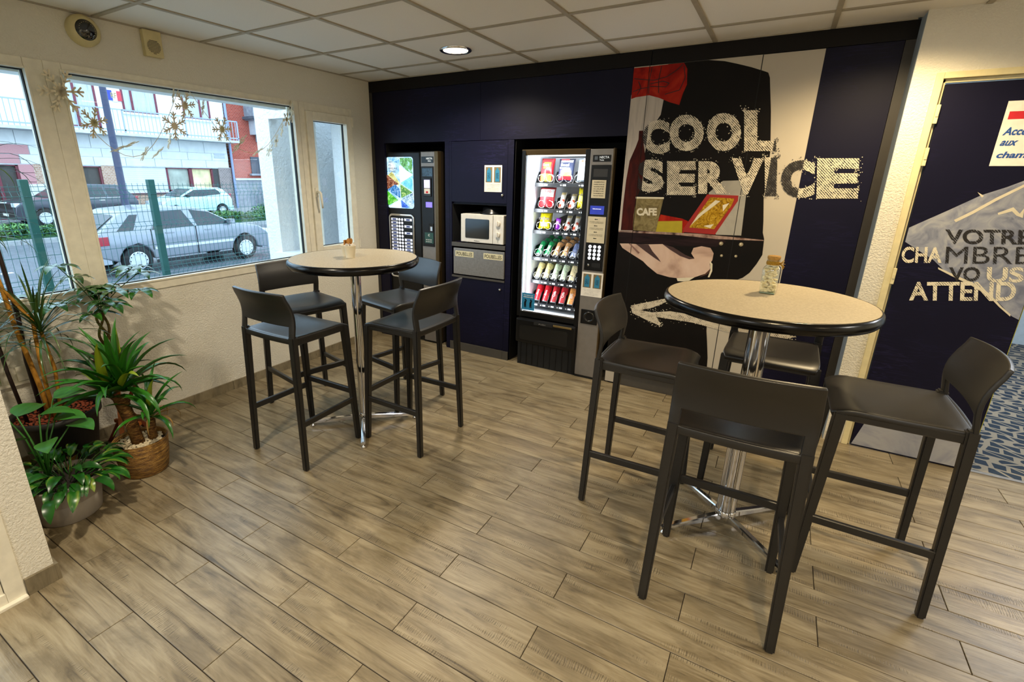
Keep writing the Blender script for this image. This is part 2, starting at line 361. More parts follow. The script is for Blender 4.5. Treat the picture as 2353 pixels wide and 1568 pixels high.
# ---- wall pier bottom left (entrance recess)
bm = bmesh.new(); box(bm, 0, 1.10, -3.30, -3.18, 0, H+.05)
tag(fin('wall_entry', bm, M['wall']), kind='structure')
sk = tag(empty('baseboard_entry'), kind='structure')
B('skirting_tile', (1.10, 1.112, -3.275, -3.18, 0, .075), M['skirt'], sk, .001); B('skirting_tile', (.3, 1.112, -3.18, -3.168, 0, .075), M['skirt'], sk, .001)
d1 = tag(empty('door_1'), kind='structure')
bm = bmesh.new(); ring(bm, 1.02, 1.106, -4.35, -3.278, .0, 2.15, .055); fin('door_frame', bm, M['pvc'], d1)
bm = bmesh.new(); ring(bm, 1.035, 1.095, -4.29, -3.335, .03, 2.09, .09); fin('door_sash', bm, M['pvc'], d1)
B('door_pane', (1.06, 1.066, -4.20, -3.425, .12, 2.0), M['pane'], d1); B('door_sill', (1.0, 1.125, -4.35, -3.278, -.002, .012), M['pvc'], d1, .003)
# ---- remaining shell outside the frame
bm = bmesh.new(); box(bm, 1.0, 1.1, Y0, -4.35, 0, H+.05); tag(fin('wall_entry_side', bm, M['wall']), kind='structure')
bm = bmesh.new(); box(bm, .8, X1, Y0-.1, Y0, 0, H+.05); tag(fin('wall_front', bm, M['wall']), kind='structure')
bm = bmesh.new(); box(bm, X1, X1+.1, Y0, 3.2, 0, H+.05); tag(fin('wall_right', bm, M['wall']), kind='structure')
# ---- back wall: white roughcast part with the door (front face y = -0.148)
YW = -.148
bm = bmesh.new()
box(bm, 3.848, 3.942, YW, .25, 0, H+.05); box(bm, 3.942, X1, YW, .0, 2.075, H+.05); box(bm, 5.75, X1, YW, .0, 0, 2.075)
tag(fin('wall_door', bm, M['wall']), kind='structure')
B('skirting_tile', (3.862, 3.905, YW-.012, YW, 0, .065), M['skirt'], tag(empty('baseboard_door'), kind='structure'))
B('trim_1', (3.846, 3.850, -.146, -.003, 0, H), plain('grey_edge_paint', '#8c97a0', .7), kind='structure')
d2_ = tag(empty('door_2'), kind='structure')
bm = bmesh.new(); pvcw = plain('cream_painted_wood', '#dccfa0', .45)
box(bm, 3.942, 3.972, YW-.012, -.02, 0, 2.10, bev=.003); box(bm, 3.972, 3.986, YW+.01, -.02, 0, 2.07, bev=.002)
box(bm, 3.972, 5.75, YW-.012, -.02, 2.07, 2.10, bev=.003); box(bm, 3.972, 5.75, YW+.01, -.02, 2.052, 2.07, bev=.002); box(bm, 5.72, 5.75, YW-.012, -.02, 0, 2.10, bev=.003)
fin('door_frame', bm, pvcw, d2_)
LY = YW-.004
B('door_leaf', (3.989, 4.527, LY, -.106, .006, 2.045), M['navy'], d2_)
B('leaf_edge', (4.527, 4.5295, LY, -.106, .006, 2.045), plain('yellow_green_edge_strip', '#9a9a1e', .5), d2_)
for z in (1.905, 1.70, 1.07, .33): 
    bm = bmesh.new(); box(bm, 3.972, 3.988, YW-.02, YW-.005, z-.045, z+.045, bev=.003); box(bm, 3.975, 3.985, YW-.023, YW-.012, z-.012, z+.012); fin('hinge', bm, pvcw, d2_)
# printed artwork on the door: duvet shape, strokes, lettering, notice
M['duvet'] = None
def printed(name, cols, scale=6, dist=1.5, rough=.6, lay=(1, 1, 1)):
    q = NT(name); v = q.coord(scale=lay); n_ = q.noise(v, scale, 4, .55, dist); st = [(.3+.4*i/(len(cols)-1), hexc(c)) for i, c in enumerate(cols)]
    q.link(q.ramp(n_, st), q.b.inputs['Base Color']); q.b.inputs['Roughness'].default_value = rough; q.b.inputs['Specular IOR Level'].default_value = .15; return q.m
M['duvet'] = printed('printed_duvet_grey', ['#6f7486', '#8f93a0', '#a9aaae'], 9, 2)
M['duvet2'] = printed('printed_floor_cloth_grey', ['#7d8190', '#a3a3a6', '#96969c'], 3, 2)
def halftone(name, cols_x, holes=.5, scale=300, axis=0):
    """lettering print: colour changes along x in steps, hatched worn holes"""
    q = NT(name); geo = q.node('ShaderNodeNewGeometry'); sx = q.node('ShaderNodeSeparateXYZ'); q.link(geo.outputs['Position'], sx.inputs[0])
    mr = q.node('ShaderNodeMapRange'); mr.inputs['From Min'].default_value = 2.0; mr.inputs['From Max'].default_value = 5.0; q.link(sx.outputs[0], mr.inputs[0])
    col = q.ramp(mr.outputs[0], [((x-2)/3, hexc(c)) for x, c in cols_x], 'CONSTANT'); q.link(col, q.b.inputs['Base Color']); q.b.inputs['Roughness'].default_value = .6
    v = q.coord(rot=(0, rad(45), 0)); w = q.node('ShaderNodeTexWave', wave_type='BANDS', bands_direction='X', i_Scale=scale/13, i_Distortion=2.5, i_Detail=2, i_Detail_Scale=6); q.link(v, w.inputs[0])
    nn = q.noise(v, 26, 5, .75, .5); ad = q.node('ShaderNodeMath', operation='MULTIPLY_ADD'); q.link(w.outputs[0], ad.inputs[0]); ad.inputs[1].default_value = .42; q.link(nn, ad.inputs[2])
    fac = q.ramp(ad.outputs[0], [(0, (0, 0, 0)), (holes, (0, 0, 0)), (min(1, holes+.03), (1, 1, 1))]); q.link(fac, q.b.inputs['Alpha']); return q.m
def flat(name, pts, y, mat, parent, cuts=None):
    """thin printed area in the xz plane at depth y; optional vertical cuts where panels meet"""
    bm = bmesh.new(); vs = [bm.verts.new((p[0], y, p[1])) for p in pts]
    for t in mg.tessellate_polygon([[Vector((p[0], p[1], 0)) for p in pts]]):
        try: bm.faces.new([vs[i] for i in t])
        except ValueError: pass
    for c in (cuts or []):
        for s, no in ((c-.0020, (1, 0, 0)), (c+.0020, (1, 0, 0))):
            bmesh.ops.bisect_plane(bm, geom=bm.verts[:]+bm.edges[:]+bm.faces[:], plane_co=(s, 0, 0), plane_no=no)
        bmesh.ops.delete(bm, geom=[f for f in bm.faces if abs(f.calc_center_median().x-c) < .0019], context='FACES')
    for f in bm.faces:
        if f.normal.y > 0: f.normal_flip()
    bm.normal_update()
    return fin(name, bm, mat, parent)
dy = LY-.0012
flat('duvet_print', [(3.992, 1.337), (4.13, 1.434), (4.241, 1.515), (4.325, 1.556), (4.40, 1.60), (4.525, 1.655), (4.525, .90), (4.495, .915), (4.39, 1.019), (4.287, 1.083), (4.189, 1.118), (4.13, 1.173), (3.992, 1.261)], dy, M['duvet'], d2_)
flat('duvet_print', [(3.992, .012), (4.033, .176), (4.193, .184), (4.27, .188), (4.345, .192), (4.525, .2), (4.525, .012)], dy, M['duvet2'], d2_)
whp = plain('printed_white', '#d9cfb4', .6)
flat('stroke_print', [(4.164, 1.387), (4.227, 1.438), (4.297, 1.503), (4.382, 1.57), (4.44, 1.60), (4.44, 1.585), (4.385, 1.557), (4.3, 1.487), (4.231, 1.422), (4.174, 1.376)], dy-.0006, whp, d2_)
flat('stroke_print', [(4.156, 1.137), (4.226, 1.106), (4.312, 1.07), (4.39, 1.019), (4.447, .959), (4.489, .924), (4.49, .912), (4.437, .957), (4.387, 1.007), (4.304, 1.057), (4.216, 1.098), (4.159, 1.127)], dy-.0006, whp, d2_)
flat('stroke_print', [(4.32, 1.43), (4.37, 1.46), (4.40, 1.43), (4.41, 1.46), (4.415, 1.41), (4.39, 1.42), (4.37, 1.44), (4.325, 1.42)], dy-.0006, whp, d2_)
flat('stroke_print', [(4.222, 1.529), (4.25, 1.512), (4.245, 1.502)], dy-.0006, whp, d2_)
wornw = halftone('worn_white_lettering', [(2.0, '#e6dcc0'), (4.9, '#e6dcc0')], .52, 500)
wornd = halftone('worn_dark_lettering', [(2.0, '#1a1613'), (4.9, '#1a1613')], .52, 500)
def dtext(s, bl, br, tr, tl, mat):
    bm = bmesh.new(); text_quad(bm, s, [(p[0], dy-.0012, p[1]) for p in (bl, br, tr, tl)], offset=0 if 'M' in s else .028); fin('door_lettering', bm, mat, d2_)
dtext('VOTRE', (4.161, 1.262), (4.473, 1.282), (4.46, 1.355), (4.141, 1.338), wornd)
dtext('CHA', (3.999, 1.145), (4.165, 1.16), (4.15, 1.245), (3.985, 1.235), wornw)
dtext('MBRE', (4.18, 1.160), (4.497, 1.187), (4.480, 1.272), (4.165, 1.248), wornd)
dtext('VO', (4.219, 1.067), (4.335, 1.08), (4.32, 1.155), (4.2, 1.142), wornd)
dtext('US', (4.36, 1.08), (4.495, 1.092), (4.48, 1.170), (4.345, 1.158), wornw)
dtext('ATTEND', (4.076, .942), (4.489, .995), (4.47, 1.095), (4.055, 1.045), wornw)
sg = tag(empty('notice_sign', (0, 0, 0)), 'white notice with a red bar and blue italic words taped on the navy door', 'sign')
B('sign_sheet', (4.235, 4.515, LY-.0026, LY-.0006, 1.655, 1.952), M['white'], sg)
B('red_bar', (4.25, 4.50, LY-.0032, LY-.0026, 1.87, 1.905), plain('sign_red', '#c91f2b', .6), sg)
bl = plain('sign_blue', '#1f4f9a', .6)
for s, x0, x1, z0, z1 in (('Accès', 4.248, 4.345, 1.797, 1.834), ('aux', 4.248, 4.305, 1.749, 1.773), ('chambres', 4.248, 4.44, 1.692, 1.722)):
    bm = bmesh.new(); text_quad(bm, s, [(x0, LY-.0034, z0), (x1, LY-.0034, z0), (x1+.008, LY-.0034, z1), (x0+.008, LY-.0034, z1)], offset=.03); fin('sign_lettering', bm, bl, sg)
# ---- corridor beyond the door
def carpet_mat():
    q = NT('patterned_corridor_carpet'); v = q.coord(rot=(0, 0, rad(12))); sp_ = q.node('ShaderNodeSeparateXYZ'); q.link(v, sp_.inputs[0])
    def mth(op, a, b=None, clamp=False):
        n_ = q.node('ShaderNodeMath', operation=op); n_.use_clamp = clamp
        for i_, x in enumerate((a, b)):
            if x is None: continue
            if isinstance(x, (int, float)): n_.inputs[i_].default_value = x
            else: q.link(x, n_.inputs[i_])
        return n_.outputs[0]
    yv = mth('DIVIDE', sp_.outputs[1], .085); row = mth('FLOOR', yv); fv = mth('SUBTRACT', yv, row)
    xv = mth('ADD', mth('DIVIDE', sp_.outputs[0], .15), mth('MULTIPLY', row, .37)); colm = mth('FLOOR', xv); fu = mth('SUBTRACT', xv, colm)
    cb = q.node('ShaderNodeCombineXYZ'); q.link(colm, cb.inputs[0]); q.link(row, cb.inputs[1]); wn = q.node('ShaderNodeTexWhiteNoise', noise_dimensions='2D'); q.link(cb.outputs[0], wn.inputs['Vector'])
    k = mth('MULTIPLY', mth('SUBTRACT', wn.outputs['Value'], .5), 2.6)
    cu, cv = mth('SUBTRACT', fu, .5), mth('SUBTRACT', fv, .5)
    wedge = mth('GREATER_THAN', mth('ABSOLUTE', mth('ADD', cu, mth('MULTIPLY', cv, k))), .075)
    edge = mth('MULTIPLY', mth('LESS_THAN', mth('ABSOLUTE', cu), .44), mth('LESS_THAN', mth('ABSOLUTE', cv), .40))
    r2_ = mth('ADD', mth('POWER', mth('ABSOLUTE', mth('MULTIPLY', cu, 1.25)), 2), mth('POWER', mth('ABSOLUTE', cv), 2))
    rnd_ = mth('MAXIMUM', mth('LESS_THAN', r2_, .22), mth('GREATER_THAN', wn.outputs['Value'], .45))
    fac = mth('MULTIPLY', mth('MULTIPLY', wedge, edge), rnd_)
    mx = q.node('ShaderNodeMix', data_type='RGBA'); q.link(fac, mx.inputs[0]); mx.inputs[6].default_value = hexc('#857e70'); mx.inputs[7].default_value = hexc('#15283a')
    q.link(mx.outputs[2], q.b.inputs['Base Color']); q.b.inputs['Roughness'].default_value = .95; q.bump(q.noise(v, 400, 2), .3, .003); return q.m
B('corridor_carpet', (4.40, X1, -.128, 3.2, -.004, .003), carpet_mat(), kind='structure')
B('threshold_strip', (4.531, 5.75, -.150, -.122, 0, .004), M['steel'], kind='structure')
bm = bmesh.new(); box(bm, 4.32, 4.40, .0, 3.2, 0, H+.05); box(bm, 4.32, X1, 3.2, 3.3, 0, H+.05)
tag(fin('wall_corridor', bm, plain('pale_blue_corridor_paint', '#a9bccb', .7)), kind='structure')
B('ceiling_corridor', (4.3, X1, 0, 3.3, H, H+.05), M['white'], kind='structure')
# ================================================================ back wall joinery
wb = tag(empty('wall_back'), kind='structure')
B('backing', (-.26, 3.85, .72, .80, 0, H+.05), M['blackm'], wb)
NX = [(.152, .829), (1.496, 2.379)]
NZ = 1.862
bm = bmesh.new(); box(bm, .0, .152, .0, .72, 0, NZ); box(bm, .829, .873, 0, .72, 0, NZ); fin('navy_upright', bm, M['navy'], wb)
B('navy_header', (0, 1.18, 0, .72, NZ, 2.291), M['navy'], wb); B('navy_header', (1.182, 2.379, 0, .72, NZ, 2.291), M['navy'], wb)
bm = bmesh.new(); box(bm, 0, 2.491, -.006, .72, 2.293, H-.001); box(bm, 2.495, 3.846, -.006, .72, 2.293, H-.001); fin('top_beam', bm, M['black'], wb)
B('wall_scribe', (0, .035, -.006, .02, 0, 2.293), M['frame'], wb)
bm = bmesh.new(); box(bm, .152, .156, .02, .70, 0, NZ); box(bm, .825, .829, .02, .70, 0, NZ); box(bm, .152, .829, .69, .70, 0, NZ); box(bm, 1.4985, 1.502, .02, .70, 0, NZ); box(bm, 2.377, 2.381, .005, .70, 0, NZ); box(bm, 1.4985, 2.381, .69, .70, 0, NZ)
fin('recess_lining', bm, M['blackm'], wb)
# mural panels right of the snack machine
PAN = [(2.379, 2.484), (2.484, 3.142), (3.142, 3.800)]
kk = 0
M['murwhite'] = printed('mural_offwhite_print', ['#b9b0a0', '#c2b8a6'], 2, 0)
for a, b in PAN:
    z0 = .012 if kk == 0 else .1
    B('mural_panel', (a+.0026, b-.0026, 0, .03, z0, 2.291), M['murwhite'] if kk < 2 else M['navy'], wb); kk += 1
B('panel_backing', (2.39, 3.80, .031, .05, .1, 2.29), M['blackm'], wb)
B('mural_side', (2.379, 2.385, .03, .72, 0, 2.29), M['blackm'], wb)
bm = bmesh.new(); box(bm, 2.462, 3.80, .012, .05, 0, .098); fin('kick_plate', bm, M['kick'], wb)
B('frame_strip', (3.802, 3.846, -.006, .05, 0, 2.291), M['frame'], wb)
B('frame_strip', (3.802, 3.846, .05, .25, 0, 2.291), M['frame'], wb)
CU = [2.484, 3.142]
for c_ in CU: B('panel_seam', (c_-.0026, c_+.0026, .0003, .03, .1, 2.291), M['blackm'], wb)
jk = printed('printed_black_cloth', ['#0c0907', '#120d0a'], 4, 1, .55)
f = flat('navy_panel_print', [(3.452, .1), (3.8, .1), (3.8, 2.29), (3.452, 2.29)], -.0006, M['navy'], wb)
flat('white_panel_print', [(3.1446, .1), (3.452, .1), (3.452, 2.29), (3.1446, 2.29)], -.0006, M['murwhite'], wb)
JU = [(2.60, 2.29), (2.84, 2.29), (2.934, 2.275), (3.006, 2.254), (3.087, 2.228), (3.165, 2.198), (3.183, 2.19), (3.196, 2.162), (3.232, 1.975), (3.266, 1.752), (3.271, 1.648), (3.278, 1.542), (3.274, 1.477), (3.297, 1.324), (3.305, 1.252), (3.319, 1.213), (3.325, 1.111), (3.302, 1.05), (3.271, .988), (3.236, .951), (3.175, .917), (3.11, .799), (3.07, .719), (3.059, .651), (3.068, .551), (3.083, .468), (3.103, .35), (3.109, .262), (3.119, .1), (2.379, .1), (2.379, 1.205), (2.486, 1.211), (2.48, 1.454), (2.521, 1.528), (2.51, 1.741), (2.528, 1.855), (2.582, 1.986), (2.595, 2.073)]
flat('jacket_print', JU, -.0012, jk, wb, CU)
flat('shirt_print', [(2.379, 1.205), (2.48, 1.21), (2.48, 1.454), (2.515, 1.528), (2.505, 1.764), (2.518, 1.832), (2.549, 1.922), (2.588, 1.986), (2.60, 2.12), (2.379, 2.12)], -.0014, printed('printed_shirt', ['#a59b92', '#beb3a6', '#c4baae'], 5, .5, .6, (6, 1, .6)), wb, CU)
L3 = -.0020
flat('bottle_print', [(2.485, 1.891), (2.497, 1.80), (2.517, 1.72), (2.514, 1.528), (2.487, 1.45), (2.487, 1.215), (2.396, 1.212), (2.396, 1.402), (2.4, 1.563), (2.411, 1.695), (2.445, 1.788), (2.458, 1.834), (2.456, 1.891)], L3, printed('printed_cola_red', ['#2a0906', '#4a140c'], 8, 1, .6, (4, 1, 1)), wb, CU)
redp = printed('printed_red_paint', ['#7d0e06', '#9c1a0a', '#b02f16'], 5, 2)
flat('bow_tie_print', [(2.381, 2.285), (2.495, 2.285), (2.617, 2.288), (2.698, 2.288), (2.721, 2.252), (2.731, 2.159), (2.713, 2.108), (2.699, 2.04), (2.636, 2.06), (2.565, 2.091), (2.499, 2.111), (2.412, 2.104), (2.381, 2.095)], L3, redp, wb, CU)
bm = bmesh.new(); inkm = plain('printed_ink', '#1a0503', .6)
for pts in ([(2.39, 2.22), (2.45, 2.21), (2.52, 2.2), (2.6, 2.215), (2.66, 2.25), (2.69, 2.28)], [(2.5, 2.28), (2.49, 2.2), (2.495, 2.12)], [(2.56, 2.28), (2.55, 2.2), (2.56, 2.12)], [(2.5, 2.18), (2.58, 2.19), (2.62, 2.175), (2.6, 2.155), (2.5, 2.165)], [(2.7, 2.27), (2.715, 2.2), (2.69, 2.13), (2.6, 2.11)], [(2.39, 2.14), (2.44, 2.155), (2.49, 2.16)], [(2.42, 2.2), (2.44, 2.16), (2.42, 2.12)]):
    for p, q_ in zip(pts, pts[1:]):
        d = Vector((q_[0]-p[0], 0, q_[1]-p[1])).normalized(); nn = Vector((-d.z, 0, d.x))*.0022
        a_, b_ = Vector((p[0], L3-.0008, p[1])), Vector((q_[0], L3-.0008, q_[1]))
        bm.faces.new([bm.verts.new(v_) for v_ in (a_-nn, b_-nn, b_+nn, a_+nn)])
fin('ink_lines', bm, inkm, wb)
flat('cup_print', [(2.485, 1.446), (2.671, 1.45), (2.658, 1.339), (2.644, 1.218), (2.482, 1.217), (2.478, 1.33)], L3-.0006, printed('printed_cup_brown', ['#5f5232', '#7d6f49', '#8f8158'], 14, 3), wb, CU)
flat('cup_print', [(2.480, 1.452), (2.672, 1.455), (2.673, 1.443), (2.480, 1.440)], L3-.001, whp, wb, CU)
flat('box_print', [(2.664, 1.337), (2.808, 1.316), (2.851, 1.3), (2.831, 1.221), (2.822, 1.22), (2.812, 1.301), (2.648, 1.29)], L3, redp, wb)
flat('box_print', [(2.648, 1.29), (2.812, 1.301), (2.82, 1.217), (2.644, 1.215)], L3, plain('printed_yellow', '#a8960f', .6), wb)
flat('paper_print', [(3.027, 1.568), (3.165, 1.574), (3.172, 1.54), (3.185, 1.226), (3.033, 1.222), (2.952, 1.491)], L3, printed('printed_paper_grey', ['#8f8c84', '#a8a398'], 4, 1), wb, CU)
flat('crisp_pack_print', [(2.945, 1.481), (3.131, 1.478), (3.133, 1.445), (3.028, 1.222), (2.821, 1.226), (2.832, 1.263)], L3-.0006, plain('printed_pack_red', '#96170d', .6), wb)
flat('crisp_pack_print', [(2.967, 1.463), (3.11, 1.459), (3.101, 1.416), (3.018, 1.257), (2.861, 1.259), (2.905, 1.35)], L3-.001, printed('printed_crisps', ['#6b4a0a', '#a87f16', '#c9a63a'], 22, 3), wb)
for pts in ([(3.0, 1.445), (3.03, 1.44), (2.93, 1.345), (2.87, 1.275), (2.905, 1.345)], [(2.95, 1.275), (3.01, 1.290), (2.995, 1.262)], [(3.047, 1.415), (3.085, 1.43), (3.055, 1.375)]):
    flat('crisp_pack_print', pts, L3-.0014, whp, wb)
trm = printed('printed_tray_dark', ['#0d0708', '#2a1a1c'], 3, 1, .6, (1, 1, 8))
flat('tray_print', [(2.381, 1.204), (2.569, 1.204), (2.991, 1.208), (3.08, 1.196), (3.104, 1.18), (3.045, 1.14), (2.843, 1.13), (2.615, 1.127), (2.397, 1.128)], L3, trm, wb, CU)
flat('tray_print', [(2.381, 1.208), (2.69, 1.218), (2.923, 1.221), (3.316, 1.207), (3.317, 1.201), (3.038, 1.193), (2.811, 1.203), (2.381, 1.198)], L3-.0006, printed('printed_tray_rim', ['#5a3a30', '#a88d80', '#3a2a28'], 12, 0), wb, CU)
skin = printed('printed_hand_skin', ['#8f7062', '#c9ab98', '#d9c0ae'], 3, .6)
HN = [(2.398, 1.115), (2.463, 1.12), (2.515, 1.12), (2.605, 1.124), (2.7, 1.134), (2.775, 1.112), (2.862, 1.07), (2.923, 1.051), (2.897, 1.085), (2.907, 1.123), (2.956, 1.139), (3.013, 1.132), (3.038, 1.097), (3.036, 1.049), (3.023, 1.023), (3.033, .987), (3.004, .953), (2.94, .921), (2.848, .902), (2.776, .903), (2.688, .919), (2.613, .97), (2.579, 1.0), (2.483, 1.05), (2.421, 1.084)]
flat('hand_print', HN, L3-.0006, skin, wb, CU)
hs = plain('printed_hand_shadow', '#3d2420', .6)
flat('hand_print', [(2.515, 1.121), (2.605, 1.123), (2.639, 1.076), (2.681, 1.035), (2.705, 1.005), (2.650, 1.035), (2.585, 1.075)], L3-.0012, hs, wb)
flat('hand_print', [(2.7, 1.134), (2.774, 1.118), (2.862, 1.07), (2.923, 1.051), (2.89, 1.043), (2.829, 1.06), (2.753, 1.1)], L3-.0012, hs, wb)
flat('hand_print', [(2.463, 1.12), (2.475, 1.12), (2.55, 1.06), (2.54, 1.05)], L3-.0012, plain('printed_hand_crease', '#7d5a50', .6), wb)
flat('hand_print', [(3.031, 1.018), (3.046, .989), (3.016, .949), (2.963, .92), (3.004, .953), (3.029, .987)], L3-.0012, plain('printed_wrist', '#4a2a1a', .6), wb)
flat('cuff_print', [(3.02, 1.045), (3.041, 1.025), (3.046, .976), (3.035, .932), (3.024, .931), (3.034, .981), (3.026, 1.024)], L3-.0016, whp, wb)
flat('cuff_print', [(2.824, .902), (2.94, .921), (2.898, .885), (2.833, .882)], L3-.0016, whp, wb)
for x, z, r in ((3.074, 1.166, .013), (3.193, 1.169, .013), (3.088, 1.086, .009), (3.174, 1.09, .009)):
    flat('button_print', [(x+r*cos(a*pi/6), z+r*sin(a*pi/6)) for a in range(12)], L3-.0004, plain('printed_button', '#8f8264', .5), wb)
    flat('button_print', [(x-.2*r+.45*r*cos(a*pi/4), z+.2*r+.45*r*sin(a*pi/4)) for a in range(8)], L3-.0008, whp, wb)
for pts in ([(2.525, .658), (2.768, .745), (2.782, .725), (2.711, .68), (2.68, .663), (2.6, .633), (2.684, .628), (2.811, .656), (3.3, .64), (3.45, .62), (3.602, .6), (3.505, .562), (3.442, .542), (3.246, .557), (2.974, .595), (2.85, .597), (2.72, .598), (2.758, .551), (2.748, .536), (2.658, .562), (2.543, .602)],):
    arm = halftone('mural_arrow_white', [(2.0, '#d0c4ad'), (4.9, '#d0c4ad')], .50, 450)
    flat('arrow_print', pts, L3-.0006, arm, wb, CU)
    bm = bmesh.new(); rr = random.Random(3)
    for k in range(260):
        i = rr.randrange(len(pts)); a_, b_ = pts[i], pts[(i+1) % len(pts)]; u = rr.random(); s = rr.uniform(.0015, .005)
        x = a_[0]+(b_[0]-a_[0])*u+rr.gauss(0, .012); z = a_[1]+(b_[1]-a_[1])*u+rr.gauss(0, .014)
        if abs(x-2.484) > .01 and abs(x-3.142) > .01: bm.faces.new([bm.verts.new((x+dx, L3-.001, z+dz)) for dx, dz in ((-s, 0), (0, -s*.6), (s*1.3, 0), (.2*s, s*.7))])
    fin('arrow_speckle', bm, whp, wb)
lw = halftone('mural_slogan_print', [(2.0, '#15100d'), (2.515, '#ddd2ba'), (3.272, '#15100d'), (3.452, '#ddd2ba')], .60, 420)
LT = [('C', (2.498, 1.741), (2.675, 1.738), (2.649, 1.951), (2.475, 1.958)), ('O', (2.672, 1.756), (2.884, 1.752), (2.859, 1.973), (2.645, 1.984)), ('O', (2.905, 1.752), (3.102, 1.749), (3.073, 1.973), (2.873, 1.983)), ('L', (3.122, 1.749), (3.298, 1.746), (3.265, 1.978), (3.086, 1.988)),
      ('S', (2.49, 1.485), (2.665, 1.49), (2.645, 1.702), (2.47, 1.704)), ('E', (2.69, 1.470), (2.873, 1.474), (2.849, 1.69), (2.666, 1.691)), ('R', (2.888, 1.483), (3.068, 1.488), (3.038, 1.689), (2.863, 1.69)), ('V', (3.080, 1.485), (3.262, 1.489), (3.239, 1.705), (3.058, 1.707)), ('I', (3.28, 1.479), (3.343, 1.481), (3.31, 1.71), (3.242, 1.711)), ('C', (3.367, 1.471), (3.542, 1.476), (3.508, 1.693), (3.335, 1.694)), ('E', (3.553, 1.472), (3.755, 1.479), (3.722, 1.701), (3.516, 1.703))]
spk = bmesh.new(); rr = random.Random(5)
for ch, *qd in LT:
    bm = bmesh.new(); text_quad(bm, ch, [(p[0], L3-.002, p[1]) for p in qd], offset=.058)
    ob = fin('slogan_letter', bm, lw, wb)
    vv = [v.co.copy() for v in ob.data.vertices]
    for k in range(70):
        a_ = rr.choice(vv); s = rr.uniform(.0012, .004); x, z = a_.x+rr.gauss(0, .009), a_.z+rr.gauss(0, .01)
        spk.faces.new([spk.verts.new((x+dx, L3-.0022, z+dz)) for dx, dz in ((-s, 0), (0, -s), (s, 0), (0, s))])
fin('slogan_speckle', spk, halftone('mural_speckle_print', [(2.0, '#15100d'), (2.515, '#ddd2ba'), (3.272, '#15100d'), (3.452, '#ddd2ba')], .30, 420), wb)
bm = bmesh.new(); text_quad(bm, 'CAFE', [(2.50, L3-.002, 1.322), (2.639, L3-.002, 1.328), (2.634, L3-.002, 1.381), (2.495, L3-.002, 1.375)], offset=.05); fin('cup_lettering', bm, whp, wb)
# ---- built-in unit with microwave niche and waste flap
un = tag(empty('storage_cabinet', (1.185, .35, 0)), 'tall navy built-in cabinet with microwave niche and grey waste flap', 'cabinet')
OX, OY = 1.185, .35
def U(name, dims, mat, parent=un, bev=0):
    d = (dims[0]-OX, dims[1]-OX, dims[2]-OY, dims[3]-OY, dims[4], dims[5]); return B(name, d, mat, parent, bev)
bm = bmesh.new()
for d in ((.875, .897, 0, .70, 0, 1.86), (1.442, 1.494, 0, .70, .0, 1.86), (.897, 1.442, .68, .70, 0, 1.86), (.897, 1.442, .02, .68, 1.35, 1.366), (.897, 1.442, .0, .68, .985, 1.015), (.897, 1.442, .02, .68, .703, .72)):
    box(bm, d[0]-OX, d[1]-OX, d[2]-OY, d[3]-OY, d[4], d[5])
fin('body', bm, M['navy'], un)
bm = bmesh.new(); box(bm, .897-OX, .90-OX, .012-OY, .68-OY, 1.015, 1.35); box(bm, 1.439-OX, 1.442-OX, .012-OY, .68-OY, 1.015, 1.35); box(bm, .90-OX, 1.439-OX, .67-OY, .68-OY, 1.015, 1.35); box(bm, .90-OX, 1.439-OX, .012-OY, .67-OY, 1.347, 1.35); fin('niche_lining', bm, M['blackm'], un)
d_ = U('door', (.899, 1.440, 0, .018, 1.367, 1.858), M['navy']); 
bm = bmesh.new(); lathe(bm, [(.012, 0), (.012, .006), (.008, .016), (.001, .018)], 16); k_ = fin('lock', bm, M['chrome'], d_, True); k_.matrix_basis = Matrix.Translation((1.402-OX, -.0-OY, 1.433)) @ Matrix.Rotation(pi/2, 4, 'X')
U('shelf_edge', (.899, 1.440, -.008, .015, .982, 1.018), M['kick'], un, .002)
fl_ = U('waste_flap', (.922, 1.438, -.012, .004, .735, .968), M['steel'], un, .002)
for x in (.943, 1.235):
    B('flap_label', (x-OX, x+.19-OX, -.0135-OY, -.012-OY, .895, .945), plain('label_cream', '#d9cfa8', .7), fl_)
    T('label_lettering', 'POUBELLES', x+.012-OX, x+.178-OX, .905, .936, -.0142-OY, M['blackp'], fl_, .008)
U('flap_rail', (.899, 1.440, -.006, .01, .704, .722), M['kick'])
d_ = U('door', (.899, 1.440, 0, .018, .085, .700), M['navy']); k2 = inst('lock', k_.data, d_, Matrix.Translation((1.40-OX, -.0-OY, .64)) @ Matrix.Rotation(pi/2, 4, 'X'))
U('kick_plate', (.875, 1.438, -.008, .01, 0, .080), M['kick']); U('kick_plate', (1.440, 1.494, -.008, .01, 0, .080), M['kick'])
